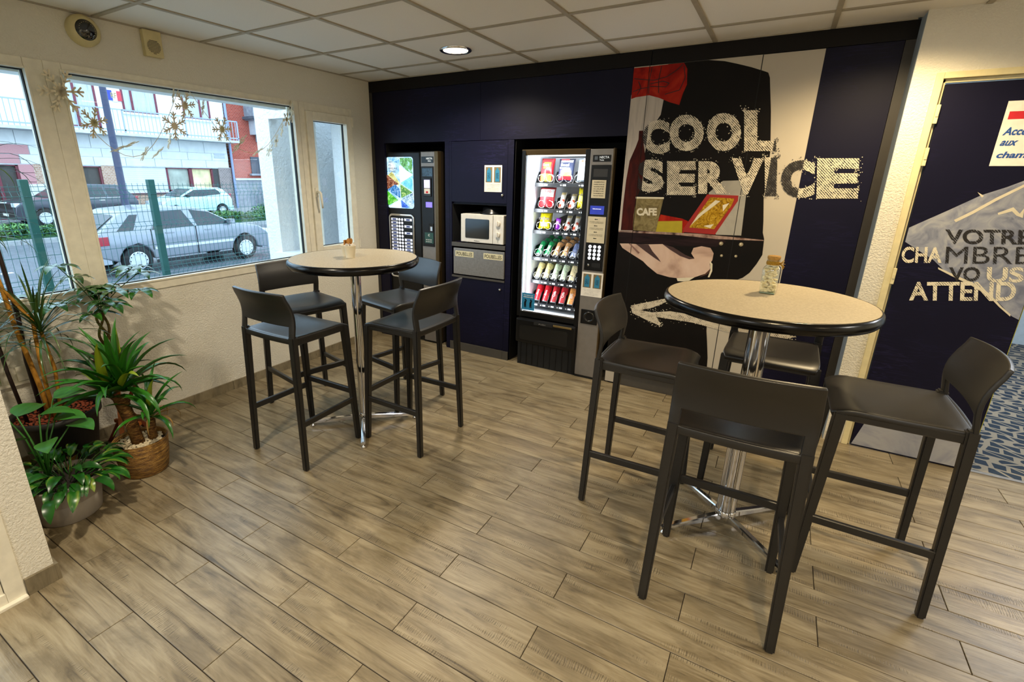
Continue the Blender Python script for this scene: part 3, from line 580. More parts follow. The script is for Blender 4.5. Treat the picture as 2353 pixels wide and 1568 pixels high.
# bottle poster (paper with two blue bottles) used on cabinet and snack machine
def bottle_notice(label, x0, x1, z0, z1, y):
    t = tag(empty('paper_notice', ((x0+x1)/2, y, z0)), label, 'notice'); w, h = x1-x0, z1-z0
    B('sheet', (-w/2, w/2, -.001, 0, 0, h), M['white'], t)
    for i, s in enumerate((-1, 1)):
        cx = s*w*.24; B('photo', (cx-w*.19, cx+w*.19, -.0015, -.001, h*.36, h*.93), plain('photo_table_brown', '#7a6a4a', .7), t)
        bm = bmesh.new(); bw = w*.12
        bm.faces.new([bm.verts.new((cx+a*bw, -.0019, h*b_)) for a, b_ in ((-1, .39), (1, .39), (1, .80), (.4, .85), (.4, .90), (-.4, .90), (-.4, .85), (-1, .80))])
        fin('bottle_print', bm, plain('photo_bottle_blue', '#2d7fa3', .5), t)
        T('bottle_lettering', 'NOIRE' if i else 'EAU', cx-bw*.6, cx+bw*.6, h*.5, h*.72, -.0022, plain('photo_bottle_dark', '#123c57', .5), t)
    for k, s in enumerate(('merci de jeter vos bouteilles', 'dans la poubelle prevue', 'merci', 'please use the bin', 'for your bottles here')):
        ww = (.8, .7, .2, .6, .7)[k]*w/2; zz = h*(.27-.052*k); T('notice_lettering', s, -ww, ww, zz, zz+h*.02, -.0016, plain('print_grey', '#6d6862', .8), t)
    return t
bottle_notice('white notice with two blue bottles taped on the navy cupboard door', 1.228, 1.393, 1.457, 1.668, -.0015)
# ---- microwave
mw = thing('microwave', 'white microwave oven with black glass door inside the navy niche', 'microwave', (1.209, .16, 1.015))
bm = bmesh.new(); box(bm, -.21, .21, -.15, .19, .012, .255, bev=.006); fin('body', bm, plain('white_enamel', '#dcd7cc', .35), mw)
dr = B('door', (-.212, .108, -.166, -.148, .014, .253), plain('white_enamel', '#dcd7cc', .35), mw, .004)
bm = bmesh.new(); prism(bm, rrect(-.165, .075, .05, .215, .01), -.1685, -.165); fin('door_window', bm, plain('dark_oven_glass', '#10181d', .12, coat=1), dr)
cp = B('control_panel', (.112, .212, -.166, -.148, .014, .253), plain('white_enamel', '#dcd7cc', .35), mw, .004)
for z in (.185, .095):
    bm = bmesh.new(); lathe(bm, [(.022, 0), (.02, .014), (.001, .016)], 24); box(bm, -.003, .003, -.019, .019, .014, .022)
    k = fin('knob', bm, plain('white_enamel', '#dcd7cc', .35), cp, False); k.matrix_basis = Matrix.Translation((.16, -.166, z)) @ Matrix.Rotation(pi/2, 4, 'X')
T('brand_lettering', 'Panasonic', -.075, -.02, .024, .033, -.1666, M['blackp'], dr, .02)
for x in (-.17, .17):
    for y in (-.12, .16): B('foot', (x-.012, x+.012, y-.012, y+.012, 0, .013), M['rubber'], mw)
bwl = thing('plastic_lid', 'dark translucent microwave cover resting on top of the microwave', 'lid', (1.25, .12, 1.270))
bm = bmesh.new(); lathe(bm, [(.115, 0), (.115, .008), (.095, .02), (.088, .055), (.08, .06), (.001, .062)], 32); fin('cover', bm, plain('smoked_plastic', '#16181b', .2), bwl, True)
# ---- wall fittings, left wall
sd = thing('security_siren', 'round cream ceiling-height camera dome with dark glass eye on the window wall', 'camera', (.0, -2.215, 2.305))
bm = bmesh.new(); lathe(bm, [(.078, 0), (.076, .03), (.062, .045), (.05, .047)], 40); fin('housing', bm, M['plate'], sd, True).matrix_basis = Matrix.Rotation(pi/2, 4, 'Y')
bm = bmesh.new(); lathe(bm, [(.05, .044), (.046, .05), (.03, .062), (.012, .068), (.001, .069)], 32); fin('lens_dome', bm, plain('dark_lens', '#0c0d12', .06, coat=1), sd, True).matrix_basis = Matrix.Rotation(pi/2, 4, 'Y')
bm = bmesh.new()
for k in range(20): a = k*pi/10; box(bm, -.001+.036*cos(a), .001+.036*cos(a), -.001+.036*sin(a), .001+.036*sin(a), .058, .062)
fin('led_ring', bm, M['plate'], sd).matrix_basis = Matrix.Rotation(pi/2, 4, 'Y')
for a in (90, 210, 330):
    bm = bmesh.new(); lathe(bm, [(.004, .046), (.003, .049), (.001, .049)], 8); fin('screw', bm, M['blackp'], sd).matrix_basis = Matrix.Rotation(pi/2, 4, 'Y') @ Matrix.Translation((.059*cos(rad(a)), .059*sin(rad(a)), -.004))
sp = thing('wall_speaker', 'beige rectangular wall speaker with round slotted grille under the ceiling', 'speaker', (0, -1.868, 2.31))
bm = bmesh.new(); box(bm, 0, .035, -.052, .052, -.07, .071, bev=.006); fin('case', bm, M['plate'], sp)
for k in range(11):
    z = -.052+.0075*k; hw = math.sqrt(max(0, .038**2-(z+.015)**2))
    B('slot', (.0345, .0358, -hw, hw, z-.0015, z+.0015), M['blackp'], sp)
for i, (y, z) in enumerate(((-2.822, .539), (-2.694, .531))):
    t = thing('wall_socket', ('white double-pole wall socket behind the large dark pot, nearer the entrance', 'white wall socket behind the plants, nearer the vending machines')[i], 'socket', (0, y, z))
    bm = bmesh.new(); box(bm, 0, .014, -.041, .041, -.041, .041, bev=.004); fin('plate', bm, M['pvc'], t)
    bm = bmesh.new(); lathe(bm, [(.022, .0145), (.02, .009), (.001, .009)], 24); fin('well', bm, plain('socket_ivory', '#b8ad8c', .5), t).matrix_basis = Matrix.Rotation(pi/2, 4, 'Y') @ Matrix.Translation((0, 0, .001))
    for yy in (-.008, .008): B('pin_hole', (.0095, .0112, yy-.0035, yy+.0035, -.0035, .0035), M['blackp'], t)
tk = B('cable_trunking', (0, .02, -3.17, -2.62, .482, .496), M['pvc']); tag(tk, 'thin white cable trunking along the wall under the sockets', 'trunking')
# ================================================================ coffee machine
cm = thing('coffee_machine', 'tall black and grey hot drinks machine with glowing picture panel', 'vending machine', (.44, .02, 0))
def C3(name, d, mat, parent=cm, bev=0): return B(name, (d[0]-.44, d[1]-.44, d[2]-.02, d[3]-.02, d[4], d[5]), mat, parent, bev)
def CQ(name, pts, y, mat, parent):
    bm = bmesh.new(); prism(bm, [(p[0]-.44, p[1]) for p in pts], y-.02-.0015, y-.02); return fin(name, bm, mat, parent)
C3('body', (.137, .738, .07, .60, .02, 1.788), plain('brown_black_enamel', '#2b241c', .4))
ld = C3('front_door', (.137, .544, .022, .07, .10, 1.786), M['blackp'], cm, .012)
C3('side_trim', (.700, .738, .024, .07, .02, 1.786), M['bronze'], cm, .003)
gc = C3('grey_column', (.548, .700, .026, .07, .02, 1.782), M['steel2'], cm, .003)
for z in (1.62, 1.30, .95): 
    bm = bmesh.new(); lathe(bm, [(.006, 0), (.004, .004), (.001, .005)], 10); fin('rivet', bm, M['chrome'], cm, True).matrix_basis = Matrix.Translation((.2985, .20, z)) @ Matrix.Rotation(pi/2, 4, 'Y')
C3('plinth', (.15, .73, .05, .5, 0, .03), M['blackm'])
dx0, dx1, dz0, dz1 = .146, .463, 1.285, 1.742
def lit(name, cols, scale, strength=1.5, dist=1.5):
    q = NT(name); v = q.coord(); n_ = q.noise(v, scale, 5, .7, dist); c = q.ramp(n_, [(.32+.36*i/(len(cols)-1), hexc(x)) for i, x in enumerate(cols)])
    q.link(c, q.b.inputs['Emission Color']); q.b.inputs['Emission Strength'].default_value = strength; q.b.inputs['Base Color'].default_value = (.02, .02, .02, 1); q.b.inputs['Roughness'].default_value = .3; return q.m
dsp = CQ('picture_panel', rrect(dx0, dx1, dz0, dz1, .028), .022, lit('lit_sky_print', ['#3f9fe0', '#b8e4ff', '#ffffff'], 9, 1.1), ld)
def tri(pts, mat, k=0):
    bm = bmesh.new(); P_ = [(dx0+(dx1-dx0)*u-.44, -.0018-.0004*k, dz1-(dz1-dz0)*v) for u, v in pts]; bm.faces.new([bm.verts.new(p) for p in P_][::-1]); fin('picture_tile', bm, mat, dsp)
tri([(.53, .02), (.93, .02), (.98, .06), (.98, .32), (.78, .26), (.53, .13)], lit('lit_green_hills', ['#123d16', '#5fae4a', '#bfe8ff'], 22, 1.2))
tri([(.10, .02), (.5, .02), (.5, .12), (.3, .1)], lit('lit_blue_rock', ['#1b5d8f', '#7fc4ee', '#dff4ff'], 26, 1.2), 1)
tri([(.02, .36), (.22, .28), (.5, .5), (.46, .56)], lit('lit_wheat', ['#8c8a2a', '#d8d890', '#f4f0c0'], 20, 1.2), 1)
tri([(.02, .34), (.46, .52), (.02, .63)], lit('lit_coffee_beans', ['#2a0f06', '#7d3a1c', '#f0c0a0'], 48, 1.1, .5), 2)
tri([(.50, .16), (.98, .34), (.72, .48), (.52, .52)], lit('lit_white_fan', ['#cfeaf5', '#ffffff', '#ffffff'], 30, 1.7), 2)
tri([(.52, .5), (.98, .35), (.98, .66)], lit('lit_water', ['#38a6cf', '#76cfe9', '#9fe2f2'], 8, 1.3), 3)
tri([(.02, .64), (.32, .53), (.5, .62), (.5, .80)], lit('lit_city_blue', ['#0b3a7a', '#1c7fc4', '#dff2ff'], 34, 1.2), 3)
tri([(.52, .52), (.96, .68), (.54, .80)], lit('lit_trees', ['#0b2a0a', '#3f8f1c', '#e4f29a'], 30, 1.2), 4)
tri([(.02, .66), (.42, .84), (.06, .95), (.02, .93)], lit('lit_field', ['#1c6b12', '#4fbf2a', '#d8f5b0'], 16, 1.2), 4)
tri([(.54, .81), (.97, .69), (.97, .97), (.8, .94)], lit('lit_stones', ['#27557a', '#9fc4d8', '#f2fbff'], 30, 1.2), 5)
tri([(.54, .83), (.86, .985), (.54, .985)], lit('lit_deep_blue', ['#0a2f8f', '#1f5fd8', '#a8d8ff'], 22, 1.2), 5)
tri([(.1, .97), (.5, .83), (.52, .985), (.14, .985)], lit('lit_pale_road', ['#dfe4e0', '#ffffff'], 14, 1.4), 5)
ink = plain('panel_ink', '#18324a', .6)
for i, s in enumerate(('ANY', 'IS', 'BREAK', 'TIME')):
    w = (.15, .09, .32, .26)[i]; x = dx0+.035-.44; z = dz1-.052-.030*i*.95
    T('panel_lettering', s, x, x+w*.317, z, z+.018, -.0045, ink, dsp, .0)
bm = bmesh.new(); R1 = rrect(.155-.44, .462-.44, .62, 1.232, .035); R2 = rrect(.173-.44, .444-.44, .636, 1.214, .025)
va = [bm.verts.new((p[0], -.004, p[1])) for p in R1]; vb = [bm.verts.new((p[0], -.012, p[1])) for p in R1[:0]] ; vc = [bm.verts.new((p[0], -.004, p[1])) for p in R2]
mid = [bm.verts.new(((p[0]+r_[0])/2, -.012, (p[1]+r_[1])/2)) for p, r_ in zip(R1, R2)]
for i in range(len(R1)):
    j = (i+1) % len(R1); bm.faces.new((va[i], va[j], mid[j], mid[i])); bm.faces.new((mid[i], mid[j], vc[j], vc[i]))
fin('chrome_surround', bm, M['chrome'], ld, True)
C3('selection_panel', (.173, .444, .0195, .022, .638, 1.212), M['blackp'], ld)
lb = plain('label_lit_white', '#e9eefc', .6, emit=.55, var=.02); lb2 = plain('label_blue_ribbon', '#3a4a86', .6, emit=.15)
for r_ in range(17):
    z = 1.180-.0315*r_
    if z < .66: break
    for k, (a, b) in enumerate(((.182, .262), (.342, .432))):
        if k and r_ in (1, 3, 5): continue
        l_ = C3('drink_label', (a, b, .0185, .0195, z-.010, z+.012), lb, ld)
        bm = bmesh.new(); m_ = (a+b)/2-.44; prism(bm, [(m_-.028, z+.008), (m_+.028, z+.008), (m_+.018, z), (m_+.028, z-.007), (m_-.028, z-.007), (m_-.018, z)], -.0022, -.0016); fin('ribbon', bm, lb2, l_)
    for x in (.283, .316):
        bm = bmesh.new(); lathe(bm, [(.0125, 0), (.0125, .0025), (.0085, .0025), (.0085, .001), (.001, .001)], 20); fin('select_button', bm, lb, ld).matrix_basis = Matrix.Translation((x-.44, 0, z)) @ Matrix.Rotation(pi/2, 4, 'X')
C3('logo_plate', (.558, .688, .0215, .026, 1.690, 1.743), plain('logo_black', '#0c1a24', .3), gc, .002)
T('brand_lettering', 'NECTA', .612-.44, .680-.44, 1.718, 1.734, .001, plain('logo_white', '#dfe6ea', .5, emit=.3), gc, .03); T('brand_lettering', 'Kikko', .630-.44, .665-.44, 1.700, 1.711, .001, plain('logo_white', '#dfe6ea', .5, emit=.3), gc, .03)
pp = C3('payment_panel', (.555, .690, .018, .026, .95, 1.660), M['blackp'], gc, .004)
C3('film_window', (.568, .678, .0165, .018, 1.575, 1.645), plain('wrinkled_blue_film', '#33516b', .25, var=.5, scale=60), pp)
C3('card_reader', (.580, .668, .010, .018, 1.40, 1.56), plain('reader_black', '#101214', .3), pp, .005)
C3('reader_screen', (.592, .656, .0088, .010, 1.475, 1.545), plain('screen_lilac', '#d9d0f2', .4, emit=.7), pp); C3('reader_sticker', (.592, .656, .0088, .010, 1.425, 1.47), M['white'], pp); C3('reader_sticker', (.612, .636, .0082, .0088, 1.43, 1.447), plain('sign_red', '#c91f2b', .6), pp)
C3('display', (.602, .672, .0165, .018, 1.305, 1.352), plain('screen_violet', '#7a6cf0', .4, emit=1.0), pp)
C3('coin_slot', (.636, .682, .012, .018, 1.09, 1.16), M['blackm'], pp); C3('coin_chute', (.650, .676, .0095, .014, 1.095, 1.135), M['chrome'], pp, .002)
C3('keypad', (.582, .680, .0165, .018, .98, 1.078), plain('keypad_green', '#1f4a40', .4), pp)
T('keypad_lettering', 'C', .622-.44, .640-.44, 1.045, 1.065, -.0045, M['white'], pp, .03)
for i in range(3):
    for j in range(2): C3('key', (.596+.024*i, .613+.024*i, .015, .0165, 1.008-.018*j, 1.017-.018*j), plain('key_grey', '#b0b0a8', .5), pp)
# ================================================================ snack machine
VX, VY = 1.942, -.02
vm = thing('snack_machine', 'black glass-fronted snack and can machine, brightly lit inside', 'vending machine', (VX, VY, 0))
def V3(name, d, mat, parent=vm, bev=0): return B(name, (d[0]-VX, d[1]-VX, d[2]-VY, d[3]-VY, d[4], d[5]), mat, parent, bev)
bm = bmesh.new()
for d in ((1.578, 1.598, .03, .66, .02, 1.78), (2.10, 2.305, .03, .66, .02, 1.78), (1.598, 2.10, .03, .66, 1.745, 1.78), (1.598, 2.10, .03, .66, .02, .46), (1.598, 2.10, .63, .66, .46, 1.745)): box(bm, d[0]-VX, d[1]-VX, d[2]-VY, d[3]-VY, d[4], d[5])
fin('cabinet_body', bm, M['blackp'], vm)
bm = bmesh.new(); iw = plain('white_liner', '#eef2f6', .5, var=.01)
for d in ((1.598, 1.612, .012, .60, .46, 1.745), (1.612, 2.09, .59, .60, .46, 1.745), (2.09, 2.10, .012, .60, .46, 1.745), (1.612, 2.09, .012, .60, 1.740, 1.745), (1.612, 2.09, .012, .60, .46, .462)): box(bm, d[0]-VX, d[1]-VX, d[2]-VY, d[3]-VY, d[4], d[5])
fin('inner_liner', bm, iw, vm)
bm = bmesh.new(); box(bm, 1.578-VX, 1.610-VX, 0, .032, .44, 1.78, bev=.004); box(bm, 2.092-VX, 2.128-VX, 0, .032, .02, 1.78, bev=.004); box(bm, 1.610-VX, 2.092-VX, 0, .032, .44, .488, bev=.004)
fin('door_frame', bm, M['blackp'], vm)
bm = bmesh.new(); prism(bm, [(0, 1.782), (.0, 1.775), (.008, 1.740), (.032, 1.740), (.032, 1.782)], 1.578-VX, 2.125-VX, 'yz'); fin('door_top_trim', bm, M['bronze'], vm)
V3('chrome_strip', (1.612, 2.09, -.021, -.018, .486, .492), M['chrome'])
V3('door_glass', (1.610, 2.092, -.008, -.004, .488, 1.740), glass_thin('vending_glass', (.97, .99, 1, 1), .05))
ledm = plain('led_strip_light', (.85, .93, 1, 1), .5, emit=9, var=.01)
V3('light_strip', (1.6125, 1.617, .010, .022, .50, 1.735), ledm); V3('light_strip', (1.63, 2.08, .010, .022, 1.733, 1.7385), ledm)
area('snack_machine_light', (1.628, .05, 1.12), .03, 1.15, 7, (.9, .95, 1), (1, .55, 0)); area('snack_machine_light', (1.86, .03, 1.725), .42, .03, 4.0, (.9, .95, 1), (0, .35, -1))
fr_ = V3('control_column', (2.130, 2.300, -.022, .03, .02, 1.778), M['steel2'], vm, .004)
V3('edge_trim', (2.298, 2.307, -.024, .03, .02, 1.782), M['bronze'])
V3('logo_plate', (2.152, 2.283, -.0255, -.022, 1.690, 1.736), M['blackp'], fr_); T('brand_lettering', 'NECTA', 2.202-VX, 2.272-VX, 1.712, 1.728, -.006, plain('logo_white', '#dfe6ea', .5, emit=.3), fr_, .02); T('brand_lettering', 'Twist', 2.202-VX, 2.235-VX, 1.696, 1.706, -.006, plain('logo_white', '#dfe6ea', .5, emit=.3), fr_, .02)
V3('logo_mark', (2.165, 2.188, -.0262, -.0255, 1.703, 1.727), plain('logo_grey', '#56606a', .5), fr_)
V3('selection_panel', (2.146, 2.292, -.026, -.022, 1.10, 1.668), M['blackp'], fr_, .003); V3('coin_window', (2.165, 2.27, -.0275, -.026, 1.585, 1.64), plain('smoked_window', '#2e2b28', .3), fr_)
pn = V3('instruction_paper', (2.160, 2.265, -.028, -.0265, 1.435, 1.563), plain('paper_tan', '#d3c7a8', .8), fr_)
for k, s in enumerate(('PAIEMENTS A', 'FAIRE SUR LE', 'DISTRIBUTEUR', 'CAFE', 'PAYMENTS ARE', 'TO BE MADE AT', 'THE HOT DRINKS')): T('paper_lettering', s, 2.175-VX, 2.252-VX, 1.545-.016*k, 1.552-.016*k, -.0085, M['blackp'], pn, .01)
V3('display', (2.160, 2.266, -.0275, -.026, 1.318, 1.380), plain('screen_blue', '#23308c', .3, emit=.9, var=.1), fr_); T('display_lettering', 'Selectionner', 2.180-VX, 2.245-VX, 1.355, 1.362, -.0085, plain('logo_white2', '#ffffff', .5, emit=1), fr_, .01)
pn = V3('instruction_paper', (2.150, 2.286, -.028, -.0265, 1.108, 1.302), plain('paper_tan', '#d3c7a8', .8), fr_)
for k in range(4):
    z = 1.282-.047*k; bm = bmesh.new(); x = 2.214-VX; bm.faces.new([bm.verts.new((x+a, -.0088, z+b)) for a, b in ((-.014, 0), (-.006, -.005), (-.006, -.002), (.012, -.002), (.012, .002), (-.006, .002), (-.006, .005))]); fin('arrow_print', bm, M['blackp'], pn)
    if k < 3:
        for j, s in enumerate(('LE PAIEMENT S EFFECTUE SUR', 'L AUTRE DISTRIBUTEUR')): T('paper_lettering', s, 2.165-VX, 2.270-VX, z-.020-.009*j, z-.0155-.009*j, -.0085, M['blackp'], pn, .0)
kp = V3('keypad_panel', (2.146, 2.290, -.026, -.022, .895, 1.10), M['blackp'], fr_, .003); kl = plain('lit_key', '#f2f6ff', .4, emit=1.3, var=.01)
ks = ('1', '2', '3', '4', '5', '6', '7', '8', '9', 'C', '0', 'K')
for k in range(12):
    x, z = 2.182+.036*(k % 3), 1.078-.029*(k//3)
    bm = bmesh.new(); lathe(bm, [(.0125, 0), (.0115, .003), (.001, .0032)], 18); ko = fin('key', bm, kl, kp); ko.matrix_basis = Matrix.Translation((x-VX, -.006, z)) @ Matrix.Rotation(pi/2, 4, 'X')
    T('key_lettering', ks[k], x-.003-VX, x+.003-VX, z-.005, z+.005, -.0096, M['blackp'], kp, .02)
V3('coin_slot', (2.205, 2.272, -.028, -.026, .922, .955), M['blackm'], kp)
bm = bmesh.new(); lathe(bm, [(.011, 0), (.009, .006), (.001, .007)], 14); fin('coin_button', bm, M['chrome'], kp).matrix_basis = Matrix.Translation((2.178-VX, -.006, .937)) @ Matrix.Rotation(pi/2, 4, 'X')
cr = V3('coin_return', (2.150, 2.284, -.027, -.022, .465, .582), M['blackp'], fr_, .004)
bm = bmesh.new(); lathe(bm, [(.044, 0), (.044, .004), (.036, .006), (.03, .002), (.026, -.004), (.001, -.004)], 32); fin('return_cup', bm, plain('cup_dark', '#1b1a19', .25), cr, True).matrix_basis = Matrix.Translation((2.217-VX, -.0075, .524)) @ Matrix.Rotation(pi/2, 4, 'X')
V3('column_base', (2.130, 2.305, -.018, .03, .0, .135), M['blackm'])
bm = bmesh.new(); box(bm, 1.585-VX, 2.122-VX, -.028, .03, .215, .43, bev=.016); dt = fin('delivery_hatch', bm, M['blackp'], vm)
bm = bmesh.new(); prism(bm, rrect(1.625-VX, 2.06-VX, .245, .375, .02), -.031, -.027); fin('hatch_flap', bm, plain('flap_black', '#121212', .3), dt)
V3('hatch_bar', (1.93, 2.09, -.056, -.046, .402, .418), plain('satin_gold_trim', '#a08a5c', .25, .8), dt, .003); V3('hatch_recess', (1.755, 1.925, -.050, -.045, .392, .418), M['blackm'], dt); T('hatch_lettering', 'PUSH', 1.80-VX, 1.86-VX, .397, .408, -.0305, M['steel'], dt, .02)
V3('base_grille', (1.592, 2.122, -.005, .03, .0, .21), M['blackm']); 
for k in range(9): V3('grille_bar', (1.62+.055*k, 1.624+.055*k, -.008, -.005, .01, .2), M['blackp'])
stk = V3('sticker', (1.617, 1.735, -.0095, -.008, .500, .645), plain('sticker_blue', '#1f78a0', .5), vm)
T('sticker_lettering', 'Cet espace est', 1.633-VX, 1.72-VX, .622, .632, .0095, M['white'], stk, .02); T('sticker_lettering', 'videosurveille', 1.63-VX, 1.722-VX, .607, .617, .0095, M['white'], stk, .02)
for cx in (1.65, 1.70):
    bm = bmesh.new(); x = cx-VX
    bm.faces.new([bm.verts.new((x+a, .0093, z)) for a, z in ((-.009, .52), (-.003, .52), (0, .54), (.003, .52), (.009, .52), (.007, .56), (.014, .585), (.009, .588), (.003, .578), (-.004, .578), (-.011, .56))])
    bm.faces.new([bm.verts.new((x+.007*cos(a), .0093, .587+.007*sin(a))) for a in [k*pi/4 for k in range(8)]]); fin('figure_print', bm, M['blackp'], stk)
bottle_notice('white notice with two blue bottles taped on the snack machine column', 2.135, 2.302, .690, .880, -.0235)
# trays
ZS = [1.545, 1.340, 1.165, .940, .742, .540]; LN = [[1.624, 1.78, 1.94, 2.088], [1.624, 1.80, 1.885, 1.97, 2.088], [1.624, 1.785, 1.862, 1.935, 2.01, 2.088]] + [[1.624+.0765*k for k in range(6)]+[2.088]]*3
trm_ = plain('tray_black', '#17181b', .4); chip = plain('price_chip', '#f2f4f6', .5, emit=.4)
for r_, z in enumerate(ZS):
    tr_ = empty('tray', (0, 0, 0), 0, vm)
    bm = bmesh.new(); ang = .12
    def tp(x, y, dz): return (x-VX, y-VY, z-.012+dz+(y-.155)*ang)
    vs = [bm.verts.new(tp(x, y, dz)) for dz in (-.006, 0) for (x, y) in ((1.622, .155), (2.088, .155), (2.088, .55), (1.622, .55))]
    for f_ in ((3, 2, 1, 0), (4, 5, 6, 7), (0, 1, 5, 4), (1, 2, 6, 5), (2, 3, 7, 6), (3, 0, 4, 7)): bm.faces.new([vs[i] for i in f_])
    fin('tray_floor', bm, trm_, tr_)
    B('front_lip', (1.622-VX, 2.088-VX, .146-VY, .156-VY, z-.040, z-.010), trm_, tr_, .002)
    hh = .075
    for i, x in enumerate(LN[r_]):
        bm = bmesh.new(); prism(bm, [(.158-VY, z-.012), (.172-VY, z+.02), (.215-VY, z+hh), (.50-VY, z+hh+.03), (.50-VY, z+.02)], x-.002-VX, x+.002-VX, 'yz'); fin('divider', bm, trm_, tr_)
        if i < len(LN[r_])-1:
            xm = (LN[r_][i]+LN[r_][i+1])/2; B('price_tag', (xm+.004-VX, xm+.030-VX, .1445-VY, .146-VY, z-.032, z-.020), chip, tr_)
            T('tag_lettering', '%d%d' % (r_+1, i+1), xm-.018-VX, xm-.006-VX, z-.031, z-.021, .1452-VY, M['white'], tr_, .02)
            for xc in ([xm] if LN[r_][i+1]-LN[r_][i] < .1 else [xm-.037, xm+.037]):
                if r_ == 5: continue
                bm = bmesh.new(); R_ = .030; tube(bm, [(xc-VX+R_*cos(a), .166-VY+.012*a/6.28*1.5, z+.026+R_*sin(a)) for a in [k*2*pi/20-1.2 for k in range(36)]], .0017, 5); fin('spiral_coil', bm, M['chrome'], tr_, True)
# contents ------------------------------------------------------
def bag(name, label, x, z, w, h, col, bands, words=(), t=.035, group='snacks behind the vending glass', tilt=14, y=.185, cat='snack'):
    o = thing(name, label, cat, (x, y, z), 0, group); rt = Matrix.Rotation(-rad(tilt), 4, 'X')
    nu, nv = 8, 10; bm = bmesh.new(); G = {}
    for s in (0, 1):
        for i in range(nu+1):
            for j in range(nv+1):
                u, v = i/nu, j/nv; b_ = (math.sin(pi*u)**.6)*(math.sin(pi*min(max((v-.06)/.88, 0), 1))**.5)
                if s and (i in (0, nu) or j in (0, nv)): G[s, i, j] = G[0, i, j]; continue
                ww = w*(1-.06*math.sin(pi*v)); G[s, i, j] = bm.verts.new(((u-.5)*ww, (-1 if s == 0 else 1)*b_*t, v*h))
    for s in (0, 1):
        for i in range(nu):
            for j in range(nv):
                f_ = [G[s, i, j], G[s, i+1, j], G[s, i+1, j+1], G[s, i, j+1]]; f_ = f_ if s == 0 else f_[::-1]
                try: bm.faces.new(f_)
                except ValueError: pass
    q = plain(name+'_film_'+col[1:], col, .28, coat=.3, var=.12, scale=40); p = fin('packet', bm, q, o, True); p.matrix_basis = rt
    for (v0, v1, c, u0, u1) in bands:
        bm = bmesh.new(); m_ = {}
        for i in range(7):
            for j in range(5):
                u, v = u0+(u1-u0)*i/6, v0+(v1-v0)*j/4; b_ = (math.sin(pi*u)**.6)*(math.sin(pi*min(max((v-.06)/.88, 0), 1))**.5); m_[i, j] = bm.verts.new(((u-.5)*w*(1-.06*math.sin(pi*v)), -b_*t-.0022, v*h))
        for i in range(6):
            for j in range(4): bm.faces.new((m_[i, j], m_[i+1, j], m_[i+1, j+1], m_[i, j+1]))
        fin('print_area', bm, plain('pack_print_'+c[1:], c, .35, var=.25, scale=60), p, True)
    for (s, v0, v1, c, wf) in words:
        b_ = (math.sin(pi*.5)**.6); T('pack_lettering', s, -w*wf/2, w*wf/2, v0*h, v1*h, -t-.006, plain('pack_ink_'+c[1:], c, .4), p, .03)
    return o
G1 = 'snacks behind the vending glass'
bag('crisp_bag', 'red crisp bag with round yellow logo, top left of the vending shelves', 1.700, 1.545, .118, .185, '#a3141c', [(.0, .30, '#d8d43a', .1, .9), (.52, .80, '#e0b030', .28, .80)], [('Lays', .60, .72, '#ffffff', .42)])
bag('crisp_bag', 'dark blue crisp bag with snack picture in the middle of the top shelf', 1.862, 1.545, .135, .180, '#2c3350', [(.04, .22, '#a82430', .1, .9), (.22, .46, '#c79a5a', .25, .9), (.82, .95, '#d8dde0', .15, .9)], [('SISTERS', .84, .93, '#b02a2a', .5), ('Bocal', .62, .74, '#ffffff', .5), ('Bourguignon', .50, .58, '#ffffff', .6)])
bag('crisp_bag', 'white and grey crisp bag at the right end of the top shelf', 2.022, 1.545, .130, .180, '#c3ced6', [(.04, .45, '#e9ecee', .15, .85), (.84, .95, '#d06a4a', .2, .9)], [('S', .84, .94, '#ffffff', .2), ('Crispy', .6, .72, '#ffffff', .6)])
bag('sweet_bag', 'red and white bag of strawberry sweets on the second shelf', 1.712, 1.340, .140, .165, '#c8353c', [(.50, .88, '#f2ece8', .06, .94), (.06, .36, '#a31820', .1, .9)], [('HARIBO', .68, .80, '#c02a2a', .62), ('Tagada', .54, .65, '#d05a5a', .5)])
bag('candy_bag', 'yellow sweet bag at the right end of the second shelf', 2.018, 1.340, .085, .165, '#d6c414', [(.3, .6, '#e8dc5a', .15, .9)], [('m&m', .56, .70, '#2a2a2a', .6)])
bag('candy_bag', 'yellow chocolate sweet bag at the left end of the third shelf', 1.705, 1.165, .110, .140, '#d6c60f', [(.12, .35, '#e9e17a', .2, .8)], [('m&m', .46, .66, '#3a2a20', .8)], tilt=20)
bag('candy_bag', 'purple sweet packet beside the yellow bag on the third shelf', 1.824, 1.165, .045, .095, '#8f2fb8', [(.4, .7, '#c48be0', .2, .8)], (), t=.018)
bag('candy_bag', 'blue packet partly seen at the right edge of the third shelf', 2.045, 1.165, .055, .115, '#2b4fa0', [(.4, .7, '#8aa6e0', .2, .8)], (), t=.02)
def bar(label, x, z, c1='#e9e1d8', tilt=38):
    bag('chocolate_bar', label, x, z, .046, .140, c1, [(.0, .22, '#c8421c', .05, .55), (.3, .5, '#c8421c', .55, .95), (.8, .98, '#c9b27a', .1, .9)], (), t=.016, tilt=tilt)
bar('white and orange chocolate bar next to the strawberry sweets', 1.842, 1.340, tilt=30); bar('white chocolate bar, second from the strawberry sweets', 1.927, 1.340)
bar('white and red chocolate bar beside the purple packet', 1.898, 1.165); bar('white and red chocolate bar second from the purple packet', 1.972, 1.165)
alu = plain('can_aluminium', '#c9ccd0', .25, .9, var=.02)
